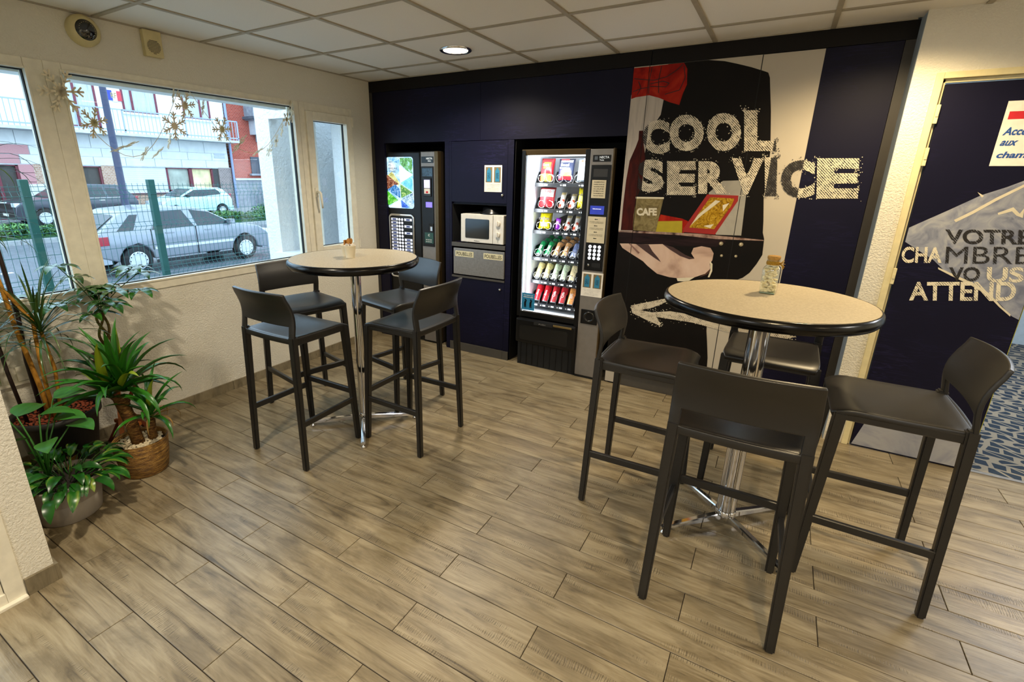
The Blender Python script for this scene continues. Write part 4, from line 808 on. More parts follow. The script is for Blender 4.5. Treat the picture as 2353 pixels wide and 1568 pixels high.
def can_mesh(name, c_main, c_band, bottle=False):
    bm = bmesh.new()
    if bottle: prof = [(.001, 0), (.024, 0), (.030, .006), (.031, .045), (.026, .062), (.026, .075), (.031, .09), (.031, .115), (.026, .14), (.016, .152), (.014, .156)]
    else: prof = [(.001, .003), (.022, .003), (.024, 0), (.030, .009), (.030, .150), (.0255, .160), (.0262, .163), (.024, .161), (.001, .158)]
    lathe(bm, prof, 24)
    for f_ in bm.faces:
        z_ = f_.calc_center_median().z; f_.material_index = (2 if (z_ < .009 or z_ > .150) and not bottle else (1 if .05 < z_ < .105 else 0))
    me = bpy.data.meshes.new('can_shell'); bm.to_mesh(me); bm.free()
    for m_ in (plain(name+'_main', c_main, .25, .1, var=.15, scale=60, coat=.4), plain(name+'_band', c_band, .3, .1, var=.3, scale=90, coat=.4), alu): me.materials.append(m_)
    for p in me.polygons: p.use_smooth = True
    return me
cms = {k: can_mesh('can_'+k, a, b) for k, (a, b) in {'green': ('#0c6a38', '#1a8a4c'), 'orange': ('#e8820c', '#e0a468'), 'dark': ('#2b3350', '#7c88b0'), 'gold': ('#c2a755', '#e0cf90'), 'lime': ('#9ec27a', '#d6e6c2'), 'peach': ('#e39a2c', '#f2d2a0'), 'red': ('#c00f18', '#c83038'), 'cherry': ('#a80f22', '#c8202c'), 'mango': ('#e8601c', '#f09a50')}.items()}
def can(kind, name, label, x, z, y, tilt):
    o = thing(name, label, 'drink', (x, y, z), 0, 'cans behind the vending glass'); inst('can_shell', cms[kind], o, Matrix.Rotation(-rad(tilt), 4, 'X'))
    if y < .2:
        s = {'red': 'Cola', 'cherry': 'Cherry', 'orange': 'ORANGE', 'green': 'MINT', 'mango': 'TROPIC'}.get(kind)
        if s: ob = T('can_lettering', s, .055, .105, -.012, .012, 0, M['white'], o, .02); ob.matrix_basis = Matrix.Rotation(-rad(tilt), 4, 'X') @ Matrix.Rotation(-pi/2, 4, 'Y') @ Matrix.Translation((0, -.0312, 0)) if False else Matrix.Rotation(-rad(tilt), 4, 'X') @ Matrix.Translation((0, -.0315, 0)) @ Matrix.Rotation(-pi/2, 4, 'Y')
    return o
rows = [(3, 50, ['green', 'green', 'orange', 'orange', 'dark']), (4, 40, ['gold', 'gold', 'lime', 'lime', 'peach']), (5, 32, ['cherry', 'cherry', 'red', 'red', 'mango', 'red'])]
word = {3: 'fourth shelf', 4: 'fifth shelf', 5: 'bottom shelf'}; ordn = ['leftmost', 'second from left', 'third from left', 'fourth from left', 'fifth from left', 'rightmost']
for r_, tl, ks_ in rows:
    for i, k in enumerate(ks_):
        x = 1.668+.0765*i+(.004 if r_ == 5 else 0)
        if i == 5: x = 2.056
        can(k, 'drink_can', '%s drink can, %s in front on the vending %s' % ({'peach': 'orange and white', 'mango': 'orange', 'cherry': 'dark red', 'dark': 'dark blue', 'gold': 'gold', 'lime': 'pale green'}.get(k, k), ordn[i], word[r_]), x, ZS[r_]-.006, .180, tl)
        if i < 5:
            for m_ in (1, 2): can(k, 'drink_can', '%s drink can %s the %s can of the vending %s' % ({'peach': 'orange', 'mango': 'orange', 'cherry': 'dark red', 'dark': 'dark blue', 'gold': 'gold', 'lime': 'pale green'}.get(k, k), ('just behind', 'furthest behind')[m_-1], ordn[i], word[r_]), x, ZS[r_]-.006+.016*m_, .180+.085*m_, tl)
# ================================================================ bar stools and tables
def leg_bm(foot, top, sf, st):
    bm = bmesh.new(); obox(bm, foot, top, sf[0], sf[1], st[0], st[1], up=(1, 0, 0)); bmesh.ops.bevel(bm, geom=bm.edges[:], offset=.006, segments=2, affect='EDGES'); return bm
def make_stool(label):
    t = thing('bar_stool', label, 'stool', (0, 0, 0), 0, 'anthracite bar stools round the two high tables')
    for s in (-1, 1):
        fin('leg', leg_bm((-.212, s*.218, 0), (-.190, s*.195, .775), (.033, .029), (.040, .036)), M['stool'], t)
        fin('leg', leg_bm((.205, s*.208, 0), (.172, s*.188, .748), (.031, .030), (.043, .042)), M['stool'], t)
        bm = bmesh.new(); obox(bm, (-.207, s*.214, .275), (.196, s*.205, .275), .019, .033, up=(0, 0, 1)); bmesh.ops.bevel(bm, geom=bm.edges[:], offset=.003, segments=1, affect='EDGES'); fin('side_stretcher', bm, M['stool'], t)
    bm = bmesh.new(); obox(bm, (.192, -.203, .325), (.192, .203, .325), .019, .036, up=(0, 0, 1)); bmesh.ops.bevel(bm, geom=bm.edges[:], offset=.003, segments=1, affect='EDGES'); fin('footrest', bm, M['stool'], t)
    # seat: dished shell, rounded over at the front edge
    bm = bmesh.new(); nu, nv = 16, 12; g = {}
    for i in range(nu+1):
        u = i/nu; x = -.200+.405*u
        for j in range(nv+1):
            v = j/nv*2-1; hw = .198+.006*u if u < .9 else .204-.012*((u-.9)/.1)**2
            z = .766-.020*(1-v*v)*math.sin(pi*min(1, u*1.05)) - (.026*max(0, (u-.80)/.2)**2)
            g[i, j] = bm.verts.new((x, v*hw, z))
    for i in range(nu):
        for j in range(nv): bm.faces.new((g[i, j], g[i+1, j], g[i+1, j+1], g[i, j+1]))
    se = fin('seat', bm, M['stool'], t, True); m_ = se.modifiers.new('thick', 'SOLIDIFY'); m_.thickness = .024; m_.offset = -1; b_ = se.modifiers.new('bev', 'BEVEL'); b_.width = .006; b_.segments = 2; b_.limit_method = 'ANGLE'
    # side aprons under the seat
    bm = bmesh.new()
    for s in (-1, 1): obox(bm, (-.192, s*.192, .738), (.180, s*.190, .735), .022, .034, up=(0, 0, 1))
    obox(bm, (.180, -.19, .725), (.180, .19, .725), .022, .03); bmesh.ops.bevel(bm, geom=bm.edges[:], offset=.004, segments=1, affect='EDGES'); fin('apron', bm, M['stool'], t)
    # backrest: flared curved shell with a slot above the seat
    bm = bmesh.new(); nu = 24; zs = [.733, .748, .764, .772, .826, .834, .852, .876, .90, .925, .95, .978, .998, 1.008]; g = {}
    def bp(v, z):
        k = max(0, (z-.78)/.22); x = -.194+.014*math.sin(pi*min(1, k*1.1))-.030*k**2.6 - .032*(1-v*v)*(.35+.65*k)
        hw = .214+.004*math.sin(pi*k) - .010*k; zz = z
        if z > .9: zz = z-.004*abs(v)**3
        return (x, v*hw, zz)
    for i in range(nu+1):
        for j, z in enumerate(zs): g[i, j] = bm.verts.new(bp(i/nu*2-1, z))
    for i in range(nu):
        for j in range(len(zs)-1):
            vm_ = abs((i+.5)/nu*2-1)
            if 2 <= j <= 3 and vm_ < .80: continue
            bm.faces.new((g[i, j], g[i, j+1], g[i+1, j+1], g[i+1, j]))
    bk = fin('backrest', bm, M['stool'], t, True); m_ = bk.modifiers.new('thick', 'SOLIDIFY'); m_.thickness = .015; m_.offset = 0; b_ = bk.modifiers.new('bev', 'BEVEL'); b_.width = .003; b_.segments = 2; b_.limit_method = 'ANGLE'
    return t
ST = [(1.125, -1.915, 90, 'dark grey bar stool with its back to the camera at the small left table'),
      (.705, -1.515, -13, 'dark grey bar stool against the window wall side of the left table'),
      (1.588, -1.465, 180, 'dark grey bar stool right of the left table, turned towards the window'),
      (1.160, -1.075, -102, 'dark grey bar stool behind the left table in front of the coffee machine'),
      (2.955, -1.345, 0, 'dark grey bar stool left of the right-hand table beside the snack machine'),
      (3.375, -1.815, 90, 'dark grey bar stool in the foreground showing its broad back'),
      (3.868, -1.345, 180, 'dark grey bar stool at the right of the right-hand table beside the navy door'),
      (3.455, -.890, -92, 'dark grey bar stool behind the right-hand table in front of the mural')]
s0 = None
for x, y, a, lab in ST:
    s = make_stool(lab) if s0 is None else copy_tree(s0); s0 = s0 or s; s.location = (x, y, 0); s.rotation_euler = (0, 0, rad(a)); s['label'] = lab
def make_table(label, x, y, h, r, a, cr_=.030):
    t = thing('bar_table', label, 'table', (x, y, 0), rad(a), 'round high tables')
    bm = bmesh.new(); lathe(bm, [(r-.0115, h-.001), (r*.5, h-.0005), (.001, h)], 64); fin('table_top', bm, M['lam'], t, True)
    bm = bmesh.new(); lathe(bm, [(.001, h-.046), (r-.02, h-.048), (r-.008, h-.046), (r, h-.036), (r+.003, h-.022), (r, h-.010), (r-.006, h-.003), (r-.011, h), (r-.013, h-.003)], 72); fin('rim', bm, M['edge'], t, True)
    bm = bmesh.new(); lathe(bm, [(cr_, .05), (cr_, h-.05)], 32); lathe(bm, [(cr_+.004, .05), (cr_+.004, .075), (cr_+.001, .078)], 32); fin('column', bm, M['chrome'], t, True)
    bm = bmesh.new(); lathe(bm, [(.11, h-.045), (.11, h-.052), (.034, h-.056)], 24); fin('top_plate', bm, M['blackm'], t)
    for k in range(4):
        a_ = k*pi/2; bm = bmesh.new(); obox(bm, (.03*cos(a_), .03*sin(a_), .045), (.345*cos(a_), .345*sin(a_), .034), .030, .034, .026, .020); bmesh.ops.bevel(bm, geom=bm.edges[:], offset=.005, segments=2, affect='EDGES'); l_ = fin('foot', bm, M['chrome'], t)
        bm = bmesh.new(); lathe(bm, [(.014, 0), (.014, .012), (.006, .016), (.006, .026)], 14, (.332*cos(a_), .332*sin(a_), 0), cap0=True); fin('glide', bm, M['chrome'], l_, True)
    return t
make_table('round high table with two paper cups, nearer the window', 1.222, -1.535, 1.108, .385, -48)
make_table('round high table with a glass jar of shells, nearer the door', 3.385, -1.365, 1.112, .392, 45, .041)
# cups with wooden stirrers
TH = 1.1085
pc = plain('paper_cup_white', '#e3d9bf', .55)
def cup(label, x, y, r0, r1, h):
    t = thing('paper_cup', label, 'cup', (x, y, TH), 0, 'paper cups on the left table'); bm = bmesh.new()
    lathe(bm, [(.001, .004), (r0-.002, .004), (r1-.002, h-.003)], 28); lathe(bm, [(r0, 0), (r1, h-.003), (r1+.0025, h-.001), (r1, h+.001), (r1-.002, h-.003)], 28); fin('cup_wall', bm, pc, t, True); return t
cup('slim white paper cup filled with thin wooden stirrers', 1.165, -1.545, .020, .0275, .068); cup('wider white paper cup in front, holding stirrers and sugar sachets', 1.222, -1.565, .026, .034, .072)
rr = random.Random(11); wd = plain('stirrer_wood', '#b97f35', .6, var=.2)
bm = bmesh.new(); box(bm, -.0035, .0035, -.0007, .0007, -.05, .045, bev=.0005); sm = bpy.data.meshes.new('wooden_stirrer'); bm.to_mesh(sm); bm.free(); sm.materials.append(wd)
for k in range(16):
    a = rr.uniform(0, 6.28); o = inst('wooden_stirrer', sm, None, Matrix.Translation((1.165+.008*cos(a), -1.545+.008*sin(a), TH+.054)) @ Matrix.Rotation(rr.uniform(0, 3), 4, 'Z') @ Matrix.Rotation(rad(rr.uniform(2, 16)), 4, 'X')); tag(o, 'thin wooden stirrer standing in the slim paper cup', 'stirrer', 'stirrers in the slim cup')
bm = bmesh.new(); prism(bm, [(-.0035, -.05), (.0035, -.05), (.0035, .02), (.009, .032), (.009, .046), (0, .054), (-.009, .046), (-.009, .032), (-.0035, .02)], -.0008, .0008); sm2 = bpy.data.meshes.new('wooden_spatula'); bm.to_mesh(sm2); bm.free(); sm2.materials.append(wd)
for k in range(6):
    a = rr.uniform(0, 6.28); o = inst('wooden_spatula', sm2, None, Matrix.Translation((1.218+.008*cos(a), -1.562+.008*sin(a), TH+.062)) @ Matrix.Rotation(rr.uniform(0, 3), 4, 'Z') @ Matrix.Rotation(rad(rr.uniform(0, 14)), 4, 'X')); tag(o, 'wooden paddle stirrer standing in the wider paper cup', 'stirrer', 'paddle stirrers in the wide cup')
bm = bmesh.new(); box(bm, -.009, .009, -.0025, .0025, -.03, .03, bev=.002); sm3 = bpy.data.meshes.new('sugar_sachet'); bm.to_mesh(sm3); bm.free(); sm3.materials.append(M['white'])
for k in range(7):
    a = k*.9; o = inst('sugar_sachet', sm3, None, Matrix.Translation((1.222+.018*cos(a), -1.565+.018*sin(a), TH+.052)) @ Matrix.Rotation(a, 4, 'Z') @ Matrix.Rotation(rad(12), 4, 'X')); tag(o, 'white sugar sachet tucked in the wider paper cup', 'sachet', 'sugar sachets in the wide cup')
# glass jar
TJ = 1.1125; jr = thing('glass_jar', 'square glass jar with cork lid and raffia bow on the right-hand table', 'jar', (3.388, -1.262, TJ), rad(-8))
def rsq(w, r, n=4): return rrect(-w/2, w/2, -w/2, w/2, r, n)
bm = bmesh.new(); rings = []
for w, z, r_ in ((.056, .0, .012), (.062, .004, .013), (.064, .03, .013), (.064, .100, .013), (.060, .110, .016), (.044, .121, .02), (.042, .124, .0205), (.042, .136, .0205), (.048, .137, .0235), (.048, .145, .0235)): rings.append([bm.verts.new((p[0], p[1], z)) for p in rsq(w, min(r_, w/2-.0001), 5)])
for a, b in zip(rings, rings[1:]):
    for k in range(len(a)): bm.faces.new((a[k], a[(k+1) % len(a)], b[(k+1) % len(a)], b[k]))
bm.faces.new(rings[0][::-1]); fin('jar_wall', bm, glass_thin('jar_glass', (.93, .97, .95, 1), .10), jr, True)
bm = bmesh.new(); box(bm, -.029, .029, -.029, .029, .001, .006, bev=.002); fin('jar_base', bm, plain('thick_glass_base', '#6b7f66', .05, coat=1), jr)
bm = bmesh.new(); lathe(bm, [(.020, .128), (.0225, .146), (.025, .148), (.025, .157), (.023, .160), (.001, .161)], 24); fin('cork_lid', bm, plain('cork', '#a97f3a', .8, var=.25, scale=120), jr, True)
rf = plain('raffia', '#a8801c', .8, var=.3, scale=200); bm = bmesh.new()
for k in range(5): tube(bm, [((.0235+.0015*(k % 2))*cos(a), (.0235+.0015*(k % 2))*sin(a), .124+.0028*k) for a in [j*pi/10 for j in range(20)]], .0016, 5, True)
for k in range(9):
    a = rr.uniform(-1.2, 1.2); tube(bm, [(.024, -.006, .128), (.032+.006*cos(a), -.012, .130+.010*sin(a)), (.034+.012*cos(a), -.016+rr.uniform(-.01, .01), .128+.022*sin(a))], [.0012, .0016, .0012], 4)
fin('raffia_bow', bm, rf, jr, True)
bm = bmesh.new()
for i in range(7):
    pass
bmesh.ops.create_uvsphere(bm, u_segments=10, v_segments=6, radius=.0095)
for v in bm.verts: v.co.z *= .45; v.co.x *= 1.15; v.co.z += .15*v.co.x**2*60
shm = bpy.data.meshes.new('pale_shell'); bm.to_mesh(shm); bm.free(); shm.materials.append(plain('shell_ivory', '#e6d6ac', .45, var=.1))
for p in shm.polygons: p.use_smooth = True
k = 0; rr = random.Random(2); ca, sa = cos(rad(-8)), sin(rad(-8))
for lay in range(12):
    for j in range(7):
        x, y = rr.uniform(-.021, .021), rr.uniform(-.021, .021); z = .012+.0088*lay+rr.uniform(-.002, .002)
        o = inst('pale_shell', shm, None, Matrix.Translation((3.388+ca*x-sa*y, -1.262+sa*x+ca*y, TJ+z)) @ Matrix.Rotation(rr.uniform(0, 6), 4, 'Z') @ Matrix.Rotation(rr.uniform(-.9, .9), 4, 'X')); tag(o, 'small ivory shell packed inside the glass jar', 'shell', 'shells in the glass jar')
# ================================================================ plants
def leafmat(name, a, b, c=None, rough=.35, sc=(2, 40, 2)):
    q = NT(name); v = q.coord(scale=sc, jitter=True); n_ = q.noise(v, 1.5, 3); n2 = q.noise(q.coord(jitter=True), .8, 2)
    st = [(.3, hexc(a)), (.7, hexc(b))] if not c else [(.3, hexc(a)), (.55, hexc(b)), (.72, hexc(c))]
    q.link(q.ramp(n_, st), q.b.inputs['Base Color']); q.b.inputs['Roughness'].default_value = rough
    q.b.inputs['Subsurface Weight'].default_value = .0; return q.m
LM = {'yucca': leafmat('yucca_leaf_green', '#184a12', '#35791c', None, .32), 'yuccay': leafmat('yucca_leaf_yellow_green', '#6f8a1c', '#9fae2a', None, .35), 'drac': leafmat('dracaena_leaf', '#1b3512', '#3d5c26', '#6d7a3a', .28),
      'lily': leafmat('lily_leaf', '#143f10', '#22601a', '#8a9a34', .3, (3, 22, 2)), 'schef': leafmat('umbrella_leaf', '#15340f', '#336a18', None, .25), 'philo': leafmat('arrow_leaf', '#255a1c', '#3c7a2c', None, .4),
      'dry': leafmat('dry_leaf', '#7a5a26', '#a07a38', None, .6)}
bark = printed('ringed_bark', ['#2a1a0c', '#5a3c1c', '#8a6a34'], 30, 1, .8, (1, 1, 5)); ybark = printed('ochre_bark', ['#6f4a18', '#a8752a', '#b8863a'], 14, 1, .7, (2, 2, 1)); gbark = printed('green_brown_bark', ['#3a2c16', '#5c4a22', '#5f6a2a'], 16, 1, .7)
LM_CACHE = {}
def blade(kind, L, Wd, th0, droop, prof='blade', segs=9, fold=.35, pet=0):
    key = (kind, round(L, 3), round(Wd, 3), round(th0, 2), round(droop, 2), prof, pet)
    if key in LM_CACHE: return LM_CACHE[key]
    bm = bmesh.new(); x = z = 0; th = th0; rows_ = []; n_ = segs
    tot = L+pet; steps = n_+ (4 if pet else 0); pts = []
    for i in range(steps+1):
        pts.append((x, z, th)); s = (pet/4 if pet and i < 4 else L/n_); x += s*cos(th); z += s*sin(th)
        th -= droop*(s/tot)*(1.6 if i > steps*.4 else .5)
    p0 = 4 if pet else 0
    for i in range(p0, steps+1):
        t = (i-p0)/n_
        if prof == 'blade': w = Wd*(min(1, .45+2.6*t))*(1-t**2.6)
        elif prof == 'ovate': w = Wd*math.sin(pi*min(1, t**.72))**.85
        elif prof == 'arrow': w = Wd*(1.0-t)**.75*(.75 if i == p0 else 1)
        elif prof == 'thin': w = Wd*(1-t**3)
        else: w = Wd*math.sin(pi*min(1, max(.02, t**.8)))
        w = max(w, .0004); px, pz, th_ = pts[i]; f_ = fold*w
        nx, nz = -sin(th_), cos(th_)
        rows_.append([bm.verts.new((px+nx*f_, -w/2, pz+nz*f_)), bm.verts.new((px, 0, pz)), bm.verts.new((px+nx*f_, w/2, pz+nz*f_))])
    for a, b in zip(rows_, rows_[1:]):
        for k in range(2): bm.faces.new((a[k], b[k], b[k+1], a[k+1]))
    if prof == 'arrow':
        r0 = rows_[0]; px, pz, th_ = pts[p0]
        for s, i_ in ((-1, 0), (1, 2)):
            tip = bm.verts.new((px-L*.28*cos(th_), s*Wd*.38, pz-L*.28*sin(th_)-.01)); bm.faces.new((r0[1], r0[i_], tip) if s > 0 else (r0[1], tip, r0[i_]))
    if pet: tube(bm, [(p[0], 0, p[1]) for p in pts[:5]], .0022, 4)
    me = bpy.data.meshes.new('leaf'); bm.to_mesh(me); bm.free(); me.materials.append(LM[kind])
    for p in me.polygons: p.use_smooth = True
    LM_CACHE[key] = me; return me
def add_leaf(parent, me, loc, az, roll=0, sc=1.0, tilt=0):
    root = parent
    while root.parent: root = root.parent
    wx, wy = root.location.x+loc[0], root.location.y+loc[1]; R_ = max(v.co.x for v in me.vertices)+.01
    if cos(az) < 0: sc = min(sc, max(.15, (wx-.025)/(-cos(az)*R_)))
    if sin(az) < 0 and wx < 1.05: sc = min(sc, max(.15, (wy+3.165)/(-sin(az)*R_)))
    return inst('leaf', me, parent, Matrix.Translation(loc) @ Matrix.Rotation(az, 4, 'Z') @ Matrix.Rotation(-tilt, 4, 'Y') @ Matrix.Rotation(roll, 4, 'X') @ Matrix.Scale(sc, 4))
def stones(parent, n_, r, z, sz, mat, seed=1, c=(0, 0), hole=None):
    rr = random.Random(seed); base = bmesh.new(); bmesh.ops.create_icosphere(base, subdivisions=1, radius=1)
    me = []
    for k in range(3):
        b2 = base.copy()
        for v in b2.verts: v.co *= rr.uniform(.75, 1.15)
        m_ = bpy.data.meshes.new('pebble'); b2.to_mesh(m_); b2.free(); m_.materials.append(mat); me.append(m_)
    base.free()
    for k in range(n_):
        a = k*2.39996; rad_ = r*math.sqrt((k+.5)/n_)
        inst('pebble', me[k % 3], parent, Matrix.Translation((c[0]+rad_*cos(a), c[1]+rad_*sin(a), z+rr.uniform(-.003, .004))) @ Matrix.Rotation(rr.uniform(0, 6), 4, 'Z') @ Matrix.Rotation(rr.uniform(-.6, .6), 4, 'X') @ Matrix.Diagonal((sz*rr.uniform(.8, 1.4), sz*rr.uniform(.7, 1.1), sz*rr.uniform(.45, .7), 1)))
peb = plain('white_pebble', '#cdbd9a', .7, var=.15, scale=60)
# --- yucca in a woven basket
yu = thing('potted_yucca', 'bushy yucca with two ringed trunks in a round woven basket', 'plant', (.575, -2.585, 0))
def weave():
    q = NT('woven_straw'); v = q.coord(scale=(1, 1, 1)); w = q.node('ShaderNodeTexWave', wave_type='BANDS', bands_direction='Z', i_Scale=38, i_Distortion=2.2, i_Detail=2, i_Detail_Scale=4); q.link(v, w.inputs[0])
    n_ = q.noise(q.coord(scale=(1, 1, 5)), 22, 3); q.link(q.ramp(n_, [(.3, hexc('#5a3a12')), (.5, hexc('#8f6526')), (.7, hexc('#b98c40'))]), q.b.inputs['Base Color']); q.b.inputs['Roughness'].default_value = .6; q.bump(w.outputs[0], .8, .006); return q.m
bm = bmesh.new(); lathe(bm, [(.001, 0), (.103, 0), (.109, .006), (.124, .10), (.131, .19), (.128, .198), (.122, .19), (.115, .155)], 48); fin('basket', bm, weave(), yu, True)
bm = bmesh.new(); lathe(bm, [(.11, .165), (.001, .17)], 24); fin('soil', bm, plain('dark_soil', '#1c140c', .9), yu)
stones(yu, 110, .105, .178, .0115, peb, 3)
bm = bmesh.new(); tube(bm, [(.02, -.015, .15), (.01, -.02, .23), (-.005, -.025, .31), (-.035, -.03, .40), (-.055, -.035, .445)], [.032, .030, .030, .033, .030], 14); fin('trunk', bm, bark, yu, True)
bm = bmesh.new(); tube(bm, [(.03, .05, .15), (.03, .052, .22), (.035, .055, .29)], [.024, .023, .022], 12); fin('trunk', bm, bark, yu, True)
for (cx, cy, cz, n_, L0, seed) in ((-.05, -.01, .46, 28, .37, 1), (-.09, -.06, .43, 15, .33, 2), (.035, .06, .30, 16, .27, 3)):
    rr = random.Random(seed)
    for k in range(n_):
        el = (.25+1.2*((k+.5)/n_)); L_ = L0*rr.uniform(.85, 1.12); az = k*2.39996+rr.uniform(-.2, .2)
        kd = 'yuccay' if (k % 9 == 4) else 'yucca'
        me = blade(kd, round(L_, 2), (.046 if seed < 3 else .033), round(el, 1), .35+.9*(1.45-el)*(1.0 if k % 3 else 1.5))
        add_leaf(yu, me, (cx, cy, cz+.04*(k/n_)), az, rr.uniform(-.2, .2))
for k in range(7):
    add_leaf(yu, blade('dry', .2, .014, .6, 2.8), (.035, .06, .29), k*.9+.3)
# --- dracaena in the large dark pot
dr = thing('potted_dracaena', 'tall dracaena with thin arching leaves in a large dark tapered pot', 'plant', (.215, -2.80, 0))
potd = plain('charcoal_plastic_pot', '#24211f', .45)
bm = bmesh.new(); lathe(bm, [(.001, 0), (.125, 0), (.13, .004), (.178, .32), (.194, .325), (.196, .36), (.186, .362), (.180, .34), (.17, .31)], 48); fin('pot', bm, potd, dr, True)
bm = bmesh.new(); lathe(bm, [(.178, .318), (.001, .324)], 32); fin('soil', bm, plain('dark_soil', '#1c140c', .9), dr)
stones(dr, 230, .172, .332, .0095, plain('red_clay_pebble', '#7c3413', .8, var=.35, scale=80), 5)
def trunk(parent, pts, r0, r1, mat):
    bm = bmesh.new(); n_ = len(pts); tube(bm, pts, [r0+(r1-r0)*i/(n_-1) for i in range(n_)], 10); return fin('trunk', bm, mat, parent, True)
o_ = (.215, -2.80)
def W2(p): return (p[0]-o_[0], p[1]-o_[1], p[2])
trunk(dr, [W2(p) for p in ((.24, -2.835, .33), (.25, -2.845, .5), (.22, -2.852, .66), (.2, -2.865, .85), (.2, -2.872, 1.02), (.19, -2.89, 1.3), (.18, -2.9, 1.62))], .012, .009, ybark)
trunk(dr, [W2(p) for p in ((.26, -2.82, .33), (.28, -2.83, .5), (.27, -2.825, .66), (.23, -2.80, .86), (.2, -2.88, 1.05), (.16, -2.93, 1.3))], .010, .008, ybark)
trunk(dr, [W2(p) for p in ((.17, -2.845, .33), (.17, -2.85, .65), (.16, -2.832, .88), (.17, -2.84, 1.2), (.16, -2.85, 1.55))], .011, .010, plain('dark_cane', '#241512', .5))
trunk(dr, [W2(p) for p in ((.20, -2.92, .33), (.20, -2.94, .62), (.19, -2.945, .9), (.18, -2.96, 1.3))], .009, .008, plain('dark_cane', '#241512', .5))
trunk(dr, [W2(p) for p in ((.27, -2.80, .33), (.285, -2.79, .48), (.27, -2.775, .60), (.25, -2.785, .80))], .009, .008, ybark)
for (p, n_, L0, seed) in (((.25, -2.785, .80), 62, .36, 4), ((.18, -2.9, 1.62), 40, .38, 6), ((.16, -2.93, 1.32), 36, .34, 8), ((.22, -2.98, .80), 34, .30, 9)):
    rr = random.Random(seed)
    for k in range(n_):
        el = .05+1.35*((k+.5)/n_); me = blade('drac', round(L0*rr.uniform(.8, 1.1), 2), .0115, round(el, 1), round(.5+1.9*(1-el/1.5)*rr.uniform(.7, 1.2), 1), 'thin', 10, .2)
        add_leaf(dr, me, (W2(p)[0], W2(p)[1], p[2]-.05+.09*(k/n_)), k*2.39996+rr.uniform(-.3, .3), 0)
# --- umbrella plant on a wooden stand
sf = thing('potted_umbrella_plant', 'umbrella plant with braided stems in a brown pot topped with pale pebbles', 'plant', (.145, -2.475, .40))
bm = bmesh.new(); lathe(bm, [(.001, 0), (.078, 0), (.082, .004), (.108, .15), (.112, .153), (.112, .165), (.104, .165), (.1, .15)], 40); fin('pot', bm, plain('brown_ceramic_pot', '#3a2416', .35), sf, True)
bm = bmesh.new(); lathe(bm, [(.100, .145), (.001, .148)], 24); fin('soil', bm, plain('dark_soil', '#1c140c', .9), sf)
stones(sf, 95, .095, .155, .0115, peb, 8)
for k in range(3):
    bm = bmesh.new(); pts = []
    for i in range(15):
        t = i/14; a = k*2.094+t*5.2; r_ = .015+.012*math.sin(pi*t)**1.0; pts.append((.0+r_*cos(a), -.002+r_*sin(a), .15+.29*t))
    tube(bm, pts, [.0085-.002*i/14 for i in range(15)], 8); fin('trunk', bm, gbark, sf, True)
rr = random.Random(12)
for k in range(17):
    az = k*2.39996; el = .1+1.15*((k*7 % 17)/17); Lp = rr.uniform(.13, .27)*(1.15 if abs(sin(az)) > .6 else .8)
    if cos(az) < -.3: Lp *= .5
    if sin(az) < 0: Lp *= 1.45
    d = Vector((cos(az)*cos(el), sin(az)*cos(el), sin(el))); st_ = Vector((0, 0, .44+rr.uniform(-.02, .05))); e = st_+d*Lp; e.z += .0
    bm = bmesh.new(); tube(bm, [st_, st_+d*Lp*.5+Vector((0, 0, .012)), e], .0024, 5); s_ = fin('stalk', bm, LM['schef'], sf, True)
    nl = rr.choice((6, 7, 8))
    for j in range(nl):
        me = blade('schef', .108, .042, .12, .75, 'ovate', 6, .12, .012); add_leaf(s_, me, e, j*2*pi/nl+rr.uniform(-.1, .1), rr.uniform(-.15, .15), rr.uniform(.75, 1.15))
# stand
sd_ = thing('plant_stand', 'three-legged wooden plant stand under the umbrella plant', 'stand', (.17, -2.475, 0))
red = plain('red_brown_wood', '#6a2c10', .45, var=.2); ora = plain('orange_wood', '#b8641c', .45, var=.2)
bm = bmesh.new(); lathe(bm, [(.001, .380), (.105, .380), (.107, .39), (.105, .3995), (.001, .3995)], 32); fin('top', bm, red, sd_, True)
for (a, b, m_) in (((-.10, -.07, 0), (.02, .10, .385), red), ((.13, -.10, 0), (-.06, .02, .385), ora), ((-.05, .13, 0), (.05, -.09, .385), red), ((.16, .03, 0), (.02, -.06, .385), red)):
    bm = bmesh.new(); obox(bm, a, b, .022, .022); fin('leg', bm, m_, sd_)
bm = bmesh.new(); obox(bm, (-.05, -.04, .14), (.12, .02, .14), .016, .02); fin('cross_bar', bm, ora, sd_)
# --- grey pot with peace lily and arrow leaves
gp = thing('potted_peace_lily', 'leafy peace lily in a wide grey plastic pot beside the plaster pier', 'plant', (.655, -2.965, 0))
bm = bmesh.new(); lathe(bm, [(.001, 0), (.118, 0), (.124, .006), (.136, .098), (.1345, .100), (.137, .103), (.150, .192), (.150, .198), (.143, .198), (.138, .17)], 56); fin('pot', bm, plain('taupe_plastic_pot', '#8f877c', .5, var=.03), gp, True)
bm = bmesh.new(); lathe(bm, [(.139, .172), (.001, .178)], 32); fin('soil', bm, plain('dark_soil', '#1c140c', .9), gp)
rr = random.Random(21)
for k in range(78):
    a = k*2.39996; r_ = .11*math.sqrt((k+.5)/78); el = 1.25-.75*(r_/.10)+rr.uniform(-.15, .15)
    me = blade('lily', .115, .044, round(el, 1), 1.9, 'ovate', 8, .15, round(rr.uniform(.05, .13), 2)); add_leaf(gp, me, (r_*cos(a), r_*sin(a)+.02, .175), a+rr.uniform(-.3, .3), rr.uniform(-.3, .3), rr.uniform(.8, 1.1))
for k, a in enumerate((.9, 2.6, -2.2, -1.0)):
    add_leaf(gp, blade('dry', .11, .04, .5, 2.6, 'ovate', 8, .3, .06), (.10*cos(a), .10*sin(a), .175), a)
